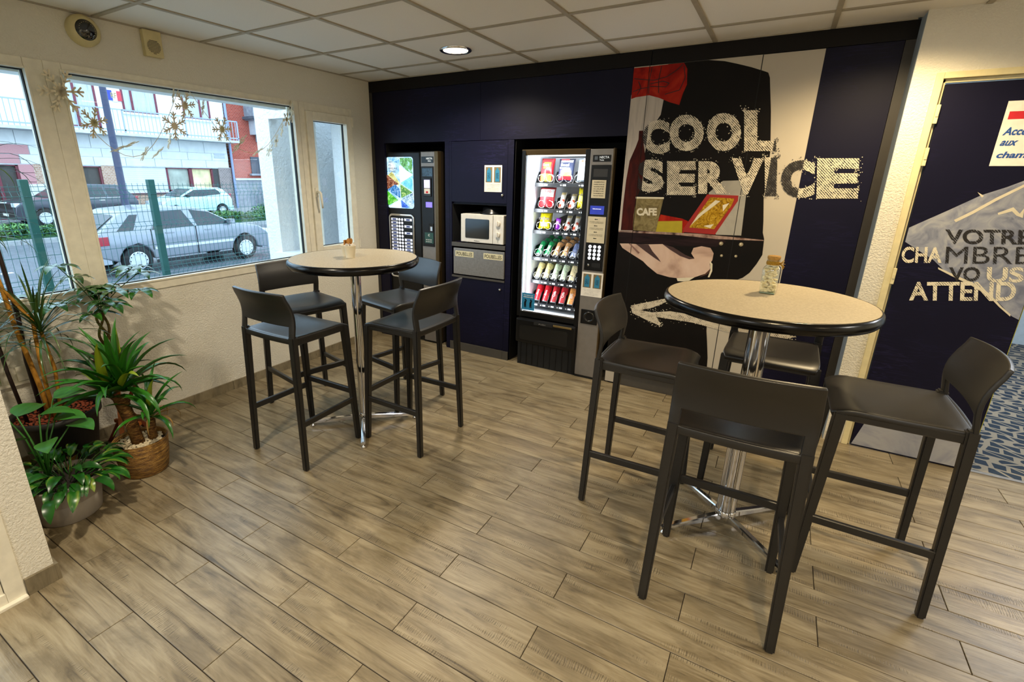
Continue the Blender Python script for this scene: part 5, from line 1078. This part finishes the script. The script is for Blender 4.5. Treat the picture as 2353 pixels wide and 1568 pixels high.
ar = thing('arrowhead_plant', 'arrowhead plant with large flat green leaves on tall stalks rising from the grey pot', 'plant', (.60, -3.0, .178))
for (dx, dy, hz, az, L_, roll) in ((-.02, -.04, .345, 2.2, .20, .1), (.0, .03, .33, .9, .17, -.2), (.03, -.03, .245, -1.9, .13, .9), (.02, .08, .30, .7, .15, .3), (.05, .12, .26, .3, .16, -.1), (-.04, -.09, .40, -2.4, .18, .2), (-.02, .10, .38, 1.5, .17, .3), (.06, .02, .22, -.4, .14, .4)):
    bm = bmesh.new(); tube(bm, [(0, 0, 0), (dx*.4, dy*.4, hz*.6), (dx, dy, hz)], [.0045, .004, .003], 6); s_ = fin('stalk', bm, LM['philo'], ar, True)
    add_leaf(s_, blade('philo', round(L_*.85, 2), round(L_*.62, 2), .0, .8, 'ovate', 8, .10), (dx, dy, hz), az, roll*.5, 1, .15)
# ================================================================ snowflake garland
gl = thing('snowflake_garland', 'white felt snowflake garland draped along the top of the window', 'garland', (.03, -1.66, 2.09))
felt = plain('white_felt', '#e9dcbd', .9)
def flake_mesh(r):
    bm = bmesh.new(); t = .0012
    def st(p, q_, w):
        p, q_ = Vector((0, *p)), Vector((0, *q_)); d = (q_-p).normalized(); n_ = Vector((0, -d.z, d.y))*w/2; e = Vector((t, 0, 0))
        vs = [bm.verts.new(v) for v in (p-n_-e, q_-n_-e, q_+n_-e, p+n_-e, p-n_+e, q_-n_+e, q_+n_+e, p+n_+e)]
        for f_ in ((3, 2, 1, 0), (4, 5, 6, 7), (0, 1, 5, 4), (1, 2, 6, 5), (2, 3, 7, 6), (3, 0, 4, 7)): bm.faces.new([vs[i] for i in f_])
    for k in range(6):
        a = k*pi/3; c, s = cos(a), sin(a); st((0, 0), (r*c, r*s), r*.10)
        for f_ in (.45, .70):
            for sg_ in (-1, 1): b_ = a+sg_*.75; st((f_*r*c, f_*r*s), (f_*r*c+.30*r*cos(b_), f_*r*s+.30*r*sin(b_)), r*.075)
        b_ = a+pi/6; st((0, 0), (.34*r*cos(b_), .34*r*sin(b_)), r*.09)
    prism(bm, [(.24*r*cos(k*pi/6), .24*r*sin(k*pi/6)) for k in range(12)], -t, t, 'yz')
    me = bpy.data.meshes.new('snowflake'); bm.to_mesh(me); bm.free(); me.materials.append(felt); return me
big, mid_, sml = flake_mesh(.112), flake_mesh(.084), flake_mesh(.052)
for me, y, z, ry, rz, rx in ((big, -2.384, 1.985, .1, .15, .1), (mid_, -2.262, 1.842, .1, .3, .3), (mid_, -2.13, 1.725, 1.15, 1.0, .2), (sml, -2.03, 1.69, .5, 1.35, 0), (mid_, -1.735, 1.99, .1, .3, .2), (sml, -1.80, 2.04, .2, 1.2, 0), (mid_, -1.822, 1.862, .05, .1, .5), (sml, -1.87, 1.77, .3, 1.25, .2), (sml, -1.95, 1.70, .8, 1.3, .5), (mid_, -1.505, 1.868, .1, .2, .1), (sml, -1.62, 1.99, .2, 1.2, 0), (mid_, -1.39, 1.78, .7, .8, .4), (sml, -1.25, 1.735, .9, 1.2, .2), (sml, -1.15, 1.75, .4, 1.3, .1), (sml, -1.08, 1.82, .2, 1.2, 0), (sml, -1.02, 1.90, .2, 1.1, .3), (sml, -.965, 1.98, .1, .3, .2), (mid_, -.915, 2.04, .1, 1.1, .2)):
    inst('snowflake', me, gl, Matrix.Translation((0.004, y+1.66, z-2.09)) @ Matrix.Rotation(rz, 4, 'Z') @ Matrix.Rotation(ry, 4, 'Y') @ Matrix.Rotation(rx, 4, 'X'))
bm = bmesh.new()
def sw(a, b, sag, n_=16): return [(0, a[0]+(b[0]-a[0])*i/n_+1.66, a[1]+(b[1]-a[1])*i/n_-sag*math.sin(pi*i/n_)-2.09) for i in range(n_+1)]
tube(bm, sw((-2.43, 2.06), (-1.76, 2.08), .40), .0018, 5); tube(bm, sw((-1.70, 2.09), (-.905, 2.10), .37), .0018, 5); fin('string', bm, felt, gl)
# ================================================================ outside: street, fence, cars, buildings
G0 = -.56
def outmat(name, a, b, sc=6, rough=.8): return printed(name, [a, b], sc, .5, rough)
B('street', (-16.2, -3.2, -25, 40, G0-.1, G0), outmat('wet_asphalt', '#585c62', '#6d7178', 4, .35), kind='structure')
B('street_far', (-23.9, -16.2, -25, 40, G0-.1, G0-.002), outmat('wet_asphalt_far', '#595d63', '#6c7077', 4, .4), kind='structure')
B('pavement', (-3.2, -.25, -25, 40, G0-.1, G0+.12), outmat('pavement_concrete', '#7d8488', '#8c9498', 8), kind='structure')
B('pavement_far', (-25.5, -23.9, -25, 40, G0-.1, G0+.12), outmat('pavement_far_concrete', '#8d8f90', '#9a9c9c', 8), kind='structure')
kb = outmat('kerb_granite', '#8b8e90', '#a3a5a6', 12)
ks_t = tag(empty('kerb'), kind='structure')
for k in range(22): B('kerb_stone', (-16.35, -16.15, -8+1.0*k, -7.02+1.0*k, G0, G0+.14), kb, ks_t)
whm = plain('road_paint', '#e4e6e6', .6)
for k, y in enumerate((-4.2, -1.4, 1.2, 3.6)): tag(B('lane_marking', (-11.0, -10.86, y, y+1.6, G0, G0+.004), whm), 'white dashed lane marking on the wet street', 'road marking', 'dashes of the lane marking')
# hedge: a mass of tiny leaves
def hedge(label, y0, y1, x0, x1, h, n_, seed):
    rr = random.Random(seed); bm = bmesh.new()
    for k in range(n_):
        y = rr.uniform(y0, y1); x = rr.uniform(x0, x1); hz = h*(.6+.4*math.sin(y*2.1+seed)*math.sin(y*.9+1)+.15*rr.random()); z = G0+.1+rr.random()**.5*max(.15, hz); s = rr.uniform(.03, .07)
        a, b_ = rr.uniform(0, 6.28), rr.uniform(-.9, .9); u = Vector((cos(a), sin(a), b_)).normalized()*s*1.6; v = Vector((-sin(a), cos(a), rr.uniform(-.6, .6))).normalized()*s*.5; c = Vector((x, y, z))
        bm.faces.new([bm.verts.new(p) for p in (c-u, c-v, c+u, c+v)]).material_index = rr.randrange(2)
    box(bm, x0+.1, x1-.1, y0, y1, G0, G0+h*.35, mi=1)
    tag(fin('hedge', bm, None, mats=[plain('hedge_green', '#4f7f38', .6, var=.3), plain('hedge_dark_green', '#33602a', .6, var=.3)]), label, 'hedge', None, 'stuff')
hedge('low green shrub strip along the kerb left of the silver car', -4, 6.4, -17.9, -16.5, .62, 16000, 2)
hedge('low green shrub strip behind the front of the silver car', 7.4, 14.5, -17.9, -16.5, .7, 10000, 5)
# ---- street lamp post
pl = thing('street_lamp', 'tall dark blue lamp post standing behind the silver car', 'lamp post', (-16.6, 5.23, G0))
bm = bmesh.new(); lathe(bm, [(.16, 0), (.16, .8), (.12, .9), (.09, 7.0)], 16); fin('post', bm, plain('dark_blue_steel', '#232c4a', .45), pl, True)
bm = bmesh.new(); tube(bm, [(0, 0, 6.9), (.3, 0, 7.3), (1.6, 0, 7.5)], .04, 8); fin('arm', bm, plain('dark_blue_steel', '#232c4a', .45), pl, True); B('lamp_head', (1.4, 2.1, -.15, .15, 7.42, 7.56), M['steel'], pl)
# ---- mesh fence
fe = thing('mesh_fence', 'green wire mesh fence with two posts right outside the window', 'fence', (-2.2, 0, 0))
for y in (-3.55, -1.945, -.925, 1.6):
    bm = bmesh.new(); box(bm, -.03, .03, y-.03, y+.03, G0+.12, 1.515, bev=.004); fin('post', bm, M['green'], fe)
bm = bmesh.new(); wr = .0028
def wire(p, q_, w=wr):
    obox(bm, p, q_, w, w)
ZF = [(1.455, 0), (1.415, 0), (1.375, .035), (1.335, 0), (1.20, 0), (1.10, 0), (1.06, .035), (1.02, 0), (.86, 0), (.66, 0), (.62, 0), (.58, .035), (.54, 0), (.38, 0), (.18, 0), (.02, 0), (-.2, 0), (-.42, 0)]
y = -3.6
while y < 1.6:
    pts = [(dx, y, z) for z, dx in ZF]
    for p, q_ in zip(pts, pts[1:]): wire(p, q_)
    wire((0, y, 1.455), (0, y, 1.48)); y += .05
for z, dx in ZF: wire((dx, -3.6, z), (dx, 1.6, z), .0045)
fin('wire_mesh', bm, plain('dark_green_wire', '#2a5f5c', .5), fe, kind='stuff')
# ---- cars
TY = plain('tyre_rubber', '#15171a', .8); CG = plain('car_glass', '#18242c', .12, spec=.6, var=.2, scale=1.5); HUB = plain('hubcap_silver', '#c9ced6', .35, .3)
def car(name, label, prof, glass, belt, roofw, width, wheels, wr_, paint, side, lights, loc, rz):
    """side profile in (x along the car, z); nose at +x; greenhouse narrowed towards the roof"""
    t = thing(name, label, 'car', loc, rz); hw = width/2
    def yw(z, zr): 
        k = max(0, min(1, (z-belt)/(zr-belt))); lo = max(0, min(1, (belt-z)/belt)); return hw*(1-.20*k-.04*lo**2)
    zr = max(p[1] for p in prof)
    cols = [i for i in range(len(prof))]; bm = bmesh.new()
    # wheel arches are cut into the lower outline
    low = []
    for wx in sorted([w for w in wheels], reverse=False):
        for a in range(0, 9): an = pi-a*pi/8; low.append((wx+(wr_+.05)*cos(an), .0+max(.17, wr_+(wr_+.05)*sin(an))))
    out = prof + [(x, z) for x, z in low[::-1]]
    ring_ = [(x, z) for x, z in out]
    L_ = [bm.verts.new((x, -yw(z, zr), z)) for x, z in ring_]; R_ = [bm.verts.new((x, yw(z, zr), z)) for x, z in ring_]
    tris = mg.tessellate_polygon([[Vector((p[0], p[1], 0)) for p in ring_]])
    for tr_ in tris:
        try: bm.faces.new([L_[i] for i in tr_]); bm.faces.new([R_[i] for i in tr_][::-1])
        except ValueError: pass
    n_ = len(ring_)
    for i in range(n_): bm.faces.new((L_[i], L_[(i+1) % n_], R_[(i+1) % n_], R_[i]))
    bmesh.ops.recalc_face_normals(bm, faces=bm.faces)
    bd = fin('body', bm, paint, t); bv = bd.modifiers.new('bev', 'BEVEL'); bv.width = .035; bv.segments = 3; bv.limit_method = 'ANGLE'; bv.angle_limit = rad(28); bd.modifiers.new('wn', 'WEIGHTED_NORMAL')
    for p in bd.data.polygons: p.use_smooth = True
    for s in (-1, 1):
        for gp_ in glass:
            bm = bmesh.new(); cx = sum(p[0] for p in gp_)/len(gp_); cz = sum(p[1] for p in gp_)/len(gp_)
            vs = [bm.verts.new((x, s*(yw(z, zr)+.006), z)) for x, z in gp_]; bm.faces.new(vs if s < 0 else vs[::-1])
            vs2 = [bm.verts.new((cx+(x-cx)*.0+(x-cx), s*(yw(z, zr)-.02), z)) for x, z in gp_]
            for i in range(len(vs)): bm.faces.new((vs[i], vs[(i+1) % len(vs)], vs2[(i+1) % len(vs)], vs2[i]))
            fin('side_window', bm, CG, t)
        for wx in wheels:
            w_ = empty('wheel', (wx, s*(hw-.09), wr_), 0, t)
            bm = bmesh.new(); lathe(bm, [(wr_*.62, -.09), (wr_*.97, -.09), (wr_, -.06), (wr_, .06), (wr_*.97, .09), (wr_*.62, .09)], 32); ty = fin('tyre', bm, TY, w_, True); ty.matrix_basis = Matrix.Rotation(pi/2, 4, 'X')
            bm = bmesh.new(); lathe(bm, [(wr_*.66, .088), (wr_*.62, .094), (wr_*.5, .085), (wr_*.2, .092), (.001, .094)], 32)
            hc = fin('hubcap', bm, HUB, w_, True); hc.matrix_basis = Matrix.Rotation(-s*pi/2 if s > 0 else pi/2, 4, 'X')
            for k in range(12):
                a = k*pi/6; bm = bmesh.new(); box(bm, wr_*.52, wr_*.60, -.012, .012, .086, .092); h_ = fin('vent', bm, TY, w_); h_.matrix_basis = (Matrix.Rotation(-s*pi/2 if s > 0 else pi/2, 4, 'X')) @ Matrix.Rotation(a, 4, 'Z')
    for nm, (x0, x1, z0, z1), mat in side:
        for s in (-1, 1): B(nm, (x0, x1, s*yw((z0+z1)/2, zr)-.012, s*yw((z0+z1)/2, zr)+.012, z0, z1), mat, t, .004)
    for nm, d, mat in lights: B(nm, d, mat, t, .008)
    return t
silver = plain('silver_metallic_paint', '#888d96', .28, .35, coat=.6, var=.02); dgrey = plain('dark_grey_metallic_paint', '#3a3f4c', .28, .3, coat=.7, var=.03); lblue = plain('pale_blue_paint', '#c3eef0', .3, .1, coat=.5, var=.02)
trim = plain('bumper_grey', '#9aa0aa', .4, var=.03); redl = plain('tail_light_red', '#a01428', .2, coat=.8, var=.3, scale=60); blk = plain('car_trim_black', '#15171b', .4)
# silver hatchback: nose towards +y, near side x = -8.45
PR = [(-1.98, .42), (-2.0, .62), (-1.96, .92), (-1.50, 1.28), (-1.30, 1.36), (-.6, 1.41), (.1, 1.38), (.42, 1.30), (1.02, .97), (1.75, .83), (1.98, .66), (2.02, .42), (1.98, .24)]
sl = car('silver_hatchback', 'silver five-door hatchback parked on the near side of the street', PR[::-1][::-1], [[(-1.62, .95), (-1.30, .95), (-1.12, 1.27), (-1.28, 1.27)], [(-.92, .93), (.02, .95), (-.16, 1.32), (-.74, 1.31)], [(.10, .95), (.98, .95), (.46, 1.25), (.02, 1.32)]], .92, .6, 1.66, (-1.30, 1.30), .30, silver,
    [('rub_strip', (-.92, .98, .50, .56), plain('rub_strip_grey', '#c9ced8', .4)), ('door_handle', (-.66, -.46, .83, .86), silver), ('door_handle', (.26, .44, .83, .86), silver), ('door_gap', (.04, .058, .30, .95), blk), ('door_gap', (-.96, -.942, .50, .95), blk), ('sill', (-.92, .92, .20, .27), blk)],
    [('bumper', (-2.06, -1.80, -.80, .80, .28, .56), trim), ('bumper', (1.80, 2.08, -.80, .80, .24, .50), trim), ('tail_light', (-2.04, -1.80, -.850, -.50, .68, .86), redl), ('tail_light', (-2.04, -1.80, .50, .850, .68, .86), redl), ('number_plate', (-2.05, -1.99, -.26, .26, .66, .78), plain('plate_yellow', '#dba417', .5)), ('headlight', (1.86, 2.02, -.78, -.45, .60, .74), plain('headlight_glass', '#dfe6ee', .1)), ('headlight', (1.86, 2.02, .45, .78, .60, .74), plain('headlight_glass', '#dfe6ee', .1)), ('mirror', (.86, .98, -.98, -.80, .94, 1.06), silver), ('mirror', (.86, .98, .80, .98, .94, 1.06), silver)], (-8.48-.83, 2.96, G0), pi/2)
bm = bmesh.new(); 
vs = [bm.verts.new(p) for p in ((-1.955, -.62, .955), (-1.955, .62, .955), (-1.53, .58, 1.275), (-1.53, -.58, 1.275))]; bm.faces.new(vs); fin('rear_window', bm, CG, sl)
bm = bmesh.new(); vs = [bm.verts.new(p) for p in ((1.0, -.62, .995), (.46, -.56, 1.298), (.46, .56, 1.298), (1.0, .62, .995))]; bm.faces.new(vs); fin('windscreen', bm, CG, sl)
bm = bmesh.new(); text_quad(bm, '4975 TV 80', [(-2.052, .22, .685), (-2.052, -.22, .685), (-2.052, -.22, .755), (-2.052, .22, .755)], offset=.03); fin('plate_lettering', bm, blk, sl)
# dark SUV facing left (-y), far side
PS = [(-2.2, .45), (-2.22, .9), (-2.1, 1.12), (-1.75, 1.5), (-1.5, 1.62), (-.4, 1.66), (.3, 1.60), (1.05, 1.12), (1.9, 1.02), (2.18, .82), (2.24, .5), (2.2, .30)]
sv = car('dark_suv', 'dark grey sport utility car parked across the street in front of the shop', PS, [[(-1.62, 1.14), (-1.05, 1.13), (-1.0, 1.50), (-1.42, 1.47)], [(-.95, 1.12), (-.05, 1.11), (-.05, 1.53), (-.9, 1.52)], [(.02, 1.11), (.95, 1.12), (.28, 1.49), (.02, 1.52)]], 1.08, .6, 1.84, (-1.35, 1.32), .35, dgrey,
    [('chrome_belt', (-1.5, .95, 1.08, 1.095), M['chrome']), ('door_handle', (-.88, -.66, .97, 1.0), M['chrome']), ('door_handle', (.05, .27, .96, .99), M['chrome']), ('sill', (-1.0, .95, .28, .36), trim)],
    [('tail_light', (-2.24, -2.0, -.90, -.5, .98, 1.12), redl), ('tail_light', (-2.24, -2.0, .5, .90, .98, 1.12), redl), ('grille', (2.14, 2.25, -.5, .5, .72, .92), blk), ('bumper', (2.05, 2.27, -.86, .86, .35, .60), blk), ('headlight', (1.9, 2.2, -.88, -.52, .80, .95), plain('headlight_glass', '#dfe6ee', .1)), ('headlight', (1.9, 2.2, .52, .88, .80, .95), plain('headlight_glass', '#dfe6ee', .1)), ('number_plate', (2.26, 2.285, -.26, .26, .44, .55), M['white'])], (-22.9, 5.98, G0), -pi/2)
bm = bmesh.new(); vs = [bm.verts.new(p) for p in ((1.06, -.74, 1.13), (.34, -.66, 1.585), (.34, .66, 1.585), (1.06, .74, 1.13))]; bm.faces.new(vs); fin('windscreen', bm, CG, sv)
PBl = [(-1.72, .4), (-1.76, .8), (-1.66, 1.02), (-1.35, 1.36), (-1.15, 1.44), (-.2, 1.47), (.25, 1.40), (.95, 1.02), (1.62, .88), (1.86, .66), (1.9, .35), (1.85, .25)]
bl_ = car('pale_blue_hatchback', 'small pale blue hatchback parked across the street', PBl, [[(-1.15, 1.10), (.0, 1.02), (.86, 1.04), (.20, 1.34), (-.95, 1.36), (-1.12, 1.24)]], 1.0, .6, 1.66, (-1.15, 1.25), .29, lblue,
    [('door_gap', (-.30, -.29, .35, 1.0), plain('gap_grey', '#7fa0a4', .5)), ('door_handle', (-.22, -.05, .90, .93), lblue)],
    [('tail_light', (-1.76, -1.55, -.78, -.5, .95, 1.12), redl), ('tail_light', (-1.76, -1.55, .5, .78, .95, 1.12), redl), ('bumper', (-1.82, -1.6, -.78, .78, .28, .5), lblue), ('mirror', (.55, .68, -.97, -.80, 1.0, 1.1), blk), ('mirror', (.55, .68, .80, .97, 1.0, 1.1), blk), ('headlight', (1.62, 1.85, -.76, -.45, .68, .82), plain('headlight_glass', '#dfe6ee', .1)), ('headlight', (1.62, 1.85, .45, .76, .68, .82), plain('headlight_glass', '#dfe6ee', .1))], (-22.85, 11.1, G0), -pi/2)
bm = bmesh.new(); vs = [bm.verts.new(p) for p in ((.97, -.66, 1.035), (.29, -.6, 1.395), (.29, .6, 1.395), (.97, .66, 1.035))]; bm.faces.new(vs); fin('windscreen', bm, CG, bl_)
# ---- white building across the street
XF = -25.5
bd = thing('white_building', 'white building with first-floor balcony and shop windows across the street', 'building', (XF, 8, G0))
def BB(name, dims, mat, parent=bd, bev=0):
    return B(name, (dims[0]-XF, dims[1]-XF, dims[2]-8, dims[3]-8, dims[4]-G0, dims[5]-G0), mat, parent, bev)
wrend = outmat('white_render', '#e3e6ea', '#eef0f2', 3); mar = plain('maroon_frame', '#6b1f33', .5); cur = printed('grey_curtain', ['#7f8790', '#c3c8cc', '#9aa2aa'], 14, .3, .8, (1, 3, .05)); dk = plain('dark_shop_interior', '#3c3a38', .6, var=.3)
def brickm(name, a, b, mo, sc=4.0):
    q = NT(name); v0 = q.coord(); sx = q.node('ShaderNodeSeparateXYZ'); cx = q.node('ShaderNodeCombineXYZ'); q.link(v0, sx.inputs[0]); q.link(sx.outputs[1], cx.inputs[0]); q.link(sx.outputs[2], cx.inputs[1]); v = cx.outputs[0]; k = q.node('ShaderNodeTexBrick', i_Scale=sc, i_Mortar_Size=.02); k.inputs['Color1'].default_value = hexc(a); k.inputs['Color2'].default_value = hexc(b); k.inputs['Mortar'].default_value = hexc(mo); q.link(v, k.inputs[0])
    q.link(k.outputs[0], q.b.inputs['Base Color']); q.b.inputs['Roughness'].default_value = .85; return q.m
tanb = brickm('tan_brick', '#a07a66', '#b8937c', '#d0c4b8', 3.2); brnb = brickm('brown_brick', '#7a6a66', '#8f7d78', '#b5acaa', 3.2); redb = brickm('red_brick', '#9c3a28', '#b04a36', '#9a7a70', 3.0)
BB('wall', (XF-8, XF-.02, -14, 15.3, 3.35, 8.5), wrend)
BB('wall', (XF-8, XF-.5, -14, 15.3, G0, 3.35), dk); BB('cladding_backing', (XF-.45, XF-.02, -10, 15.2, 1.92, 3.30), outmat('joint_grey', '#a8abae', '#b4b7ba', 3))
BB('balcony_slab', (XF-.02, XF+1.0, -14, 15.45, 3.30, 3.42), outmat('balcony_concrete', '#b6babf', '#cdd1d6', 5))
st_ = outmat('pale_stone_cladding', '#d5d5d4', '#e2e2e0', 2)
for r_, (z0, z1, n_) in enumerate(((1.90, 2.30, 0), (2.30, 2.70, 1), (2.70, 3.30, 0))):
    y = -10+.4*n_
    while y < 15.2:
        if z1 < 2.75 and y < 5.0 and r_ == 1 and y > 3.5: m_ = plain('pink_stone', '#c08a8c', .8)
        elif r_ == 0 and 3.5 < y < 5.4: m_ = plain('pink_stone', '#c08a8c', .8)
        else: m_ = st_
        BB('stone_panel', (XF-.3, XF-.005*(r_ % 2), y+.01, min(y+1.38, 15.2), z0+.008, z1-.008), m_); y += 1.4
for z0, z1 in ((.3, .7), (.72, 1.12), (1.14, 1.52), (1.54, 1.88)): BB('stone_panel', (XF-.3, XF, 5.28, 5.80, z0, z1), plain('pink_stone', '#c08a8c', .8))
for z0, z1 in ((G0+.1, .0), (.02, .52), (.54, 1.04)): BB('stone_panel', (XF-.3, XF+.01, 5.28, 6.35, z0, z1), st_)
def fac_open(y0, y1, z0, z1, frame, inner, mulls=(), name='window'):
    w = empty(name, (0, 0, 0), 0, bd); f_ = .09
    BB(name+'_frame', (XF-.25, XF-.05, y0, y0+f_, z0, z1), frame, w); BB(name+'_frame', (XF-.25, XF-.05, y1-f_, y1, z0, z1), frame, w); BB(name+'_frame', (XF-.25, XF-.05, y0, y1, z0, z0+f_), frame, w); BB(name+'_frame', (XF-.25, XF-.05, y0, y1, z1-f_, z1), frame, w)
    for m_ in mulls: BB('mullion', (XF-.25, XF-.06, m_-.06, m_+.06, z0, z1), frame, w)
    BB('pane', (XF-.2, XF-.18, y0+f_, y1-f_, z0+f_, z1-f_), inner, w)
lit_in = plain('lit_shop_interior', '#cfc79a', .6, emit=.35, var=.35, scale=1.5); grin = plain('curtained_window_grey', '#a9aea2', .4, var=.25, scale=2)
fac_open(4.0, 5.28, G0+.12, 1.9, mar, dk, (4.55,), 'shop_door'); BB('brick_pier', (XF-.3, XF, 5.80, 6.5, 1.04, 1.90), tanb); BB('brick_pier', (XF-.3, XF, 6.35, 7.05, G0+.12, 1.90), tanb)
fac_open(7.05, 8.45, G0+.12, 1.9, mar, dk, (), 'garage'); BB('brick_pier', (XF-.3, XF, 8.45, 9.08, G0+.12, 1.90), tanb)
sh = BB('roller_shutter', (XF-.22, XF-.1, 9.10, 11.52, .55, 1.88), plain('shutter_white', '#d7dbe2', .6))
for k in range(13): BB('shutter_slat', (XF-.1, XF-.085, 9.10, 11.52, .56+.1*k, .645+.1*k), plain('shutter_white', '#d7dbe2', .6), sh)
BB('shutter_sill', (XF-.2, XF+.04, 9.08, 11.6, .48, .56), mar)
fac_open(11.52, 12.85, .60, 1.90, mar, grin, (), 'shop_window'); fac_open(12.85, 14.15, .60, 1.90, mar, lit_in, (), 'shop_window')
BB('brick_apron', (XF-.3, XF, 9.08, 14.5, G0+.12, .50), tanb); BB('brick_pier', (XF-.3, XF, 14.5, 15.3, G0+.12, 1.90), brnb); BB('dark_reveal', (XF-.3, XF-.05, 14.15, 14.5, .5, 1.9), dk)
BB('lintel', (XF-.3, XF-.02, 4.0, 15.3, 1.86, 1.92), outmat('balcony_concrete', '#b6babf', '#cdd1d6', 5))
for y0, y1, z0, ml in ((1.2, 2.9, 3.6, (2.05,)), (3.9, 4.85, 4.5, ()), (6.95, 8.83, 3.6, (7.95,)), (9.94, 11.60, 4.5, (10.4,)), (12.93, 14.47, 4.5, (13.9,))):
    w = empty('window', (0, 0, 0), 0, bd); z1 = 5.75
    for d in ((y0, y0+.09, z0, z1), (y1-.09, y1, z0, z1), (y0, y1, z0, z0+.09), (y0, y1, z1-.09, z1)): BB('window_frame', (XF-.05, XF+.02, *d), mar, w)
    for m_ in ml: BB('mullion', (XF-.05, XF+.02, m_-.05, m_+.05, z0, z1), mar, w)
    BB('pane', (XF-.04, XF-.015, y0, y1, z0, z1), cur, w)
    if z0 > 4: BB('window_sill', (XF-.02, XF+.12, y0-.1, y1+.1, z0-.12, z0-.03), wrend, w)
bm = bmesh.new(); yb = -10.0
while yb < 15.4: box(bm, .98-.012, .98+.012, yb-8-.012, yb-8+.012, 3.42-G0, 4.46-G0); yb += .19
fin('balusters', bm, plain('railing_grey_blue', '#9aa6bc', .5), bd, kind='stuff')
for z in (4.46, 3.54): BB('handrail', (XF+.95, XF+1.0, -10, 15.42, z-.03, z+.03), plain('railing_grey_blue', '#9aa6bc', .5))
for y in (-2.6, .4, 3.4, 6.4, 9.4, 12.4, 15.4): BB('railing_post', (XF+.94, XF+1.0, y-.03, y+.03, 3.42, 4.46), plain('railing_grey_blue', '#9aa6bc', .5))
for z0, z1, s in ((2.60, 2.72, 'RUE'), (2.44, 2.56, 'AMIENS')): p_ = BB('street_plaque', (XF, XF+.02, 14.35, 15.0, z0, z1), plain('plaque_grey', '#b9bec4' if s == 'RUE' else '#7c828a', .6))
fg = thing('flag_badge', 'small blue white and red shield with letters on the white facade', 'flag', (XF+.02, 9.62, 4.85))
for k, c in enumerate(('#2d3fb0', '#e6e6ea', '#c83a48')): bm = bmesh.new(); prism(bm, [(-.28+.2*k, .05 if k == 1 else .1), (-.08+.2*k, .05 if k == 1 else .1), (-.08+.2*k, .55), (-.28+.2*k, .55)], 0, .02, 'yz'); fin('band', bm, plain('flag_'+c[1:], c, .6), fg)
bm = bmesh.new(); text_quad(bm, 'RF', [(.025, -.15, .2), (.025, .10, .2), (.025, .10, .45), (.025, -.15, .45)], offset=.02); fin('flag_lettering', bm, plain('flag_gold', '#a08a50', .5), fg)
dp = thing('drain_pipe', 'grey rain pipe at the corner between the white and the red brick house', 'pipe', (XF+.1, 15.36, G0)); bm = bmesh.new(); lathe(bm, [(.07, 0), (.07, 9)], 12); fin('pipe', bm, plain('zinc', '#8a96b8', .4), dp, True)
# ---- red brick house to the right
rb = thing('red_brick_house', 'old red brick house with grey stone bay to the right of the white building', 'building', (XF, 19, G0))
def RB(name, d, mat, parent=rb): return B(name, (d[0]-XF, d[1]-XF, d[2]-19, d[3]-19, d[4]-G0, d[5]-G0), mat, parent)
sg_ = outmat('grey_sandstone', '#7d8088', '#9a9da3', 4)
RB('wall', (XF-7, XF-.1, 15.5, 26, 1.25, 10), redb); RB('stone_base', (XF-7, XF-.02, 15.5, 26, G0, 1.25), sg_); RB('string_course', (XF-.1, XF+.06, 15.5, 26, 1.2, 1.32), outmat('pale_stone', '#c9cbcf', '#b9bcc0', 4))
RB('bay', (XF-.1, XF+.8, 16.7, 19.0, 4.7, 8), sg_); RB('bay_cornice', (XF-.1, XF+.95, 16.55, 19.1, 4.75, 4.9), outmat('dark_sandstone', '#4e5058', '#5f6168', 4)); RB('bay_corbel', (XF-.1, XF+.5, 16.95, 18.9, 3.9, 4.75), outmat('pale_stone', '#c9cbcf', '#b9bcc0', 4)); RB('corbel_base', (XF-.1, XF+.25, 17.3, 18.6, 3.5, 3.9), sg_)
for y0, y1, z0, z1 in ((16.9, 17.5, 5.0, 6.6), (17.8, 18.4, 5.0, 6.6), (16.75, 17.9, 1.6, 2.6), (19.3, 20.6, 3.9, 6)): RB('window', (XF-.12, XF+.83 if z0 == 5.0 else XF-.05, y0, y1, z0, z1), plain('old_window_dark', '#2c3140', .2))
RB('window_sill', (XF-.1, XF+.1, 16.6, 18.0, 1.48, 1.6), sg_)
tag(B('dark_bin', (-24.8, -24.2, 17.1, 17.8, G0+.12, .75), plain('bin_dark', '#23262c', .6)), 'tall dark bin on the far pavement by the red brick house', 'bin')
# ---- white wing of our own building seen through the right side of the window
wg = tag(empty('wall_wing'), kind='structure')
YF = -.495; bm = bmesh.new()
box(bm, -1.0, -.80, YF, 1.2, G0, 5); box(bm, -.80, -.26, YF, YF+.10, 2.065, 3.2); box(bm, -.80, -.26, YF, 1.2, G0, .82); box(bm, -.80, -.26, .5, 1.2, .82, 5)
fin('wing_wall', bm, M['wallout'], wg)
B('niche_sill', (-.86, -.30, YF-.05, .49, .80, .84), plain('sill_white', '#e6e8ea', .6), wg); B('niche_frame', (-.42, -.36, -.40, -.34, .84, 2.06), plain('sill_white', '#e6e8ea', .6), wg)
bm = bmesh.new(); box(bm, -.62, -.56, .48, .495, .9, 2.06); box(bm, -.80, -.27, .48, .495, .84, .9); fin('niche_frame', bm, plain('sill_white', '#e6e8ea', .6), wg)
B('niche_glass', (-.56, -.27, .485, .492, .9, 2.06), plain('blue_grey_glass', '#5b87a8', .15, coat=.6), wg)
# ---- cool light from the corridor beyond the door
area('corridor_light', (5.9, 1.2, H-.02), 1.2, .6, 60, (.92, .95, 1.0), (0, 0, -1))
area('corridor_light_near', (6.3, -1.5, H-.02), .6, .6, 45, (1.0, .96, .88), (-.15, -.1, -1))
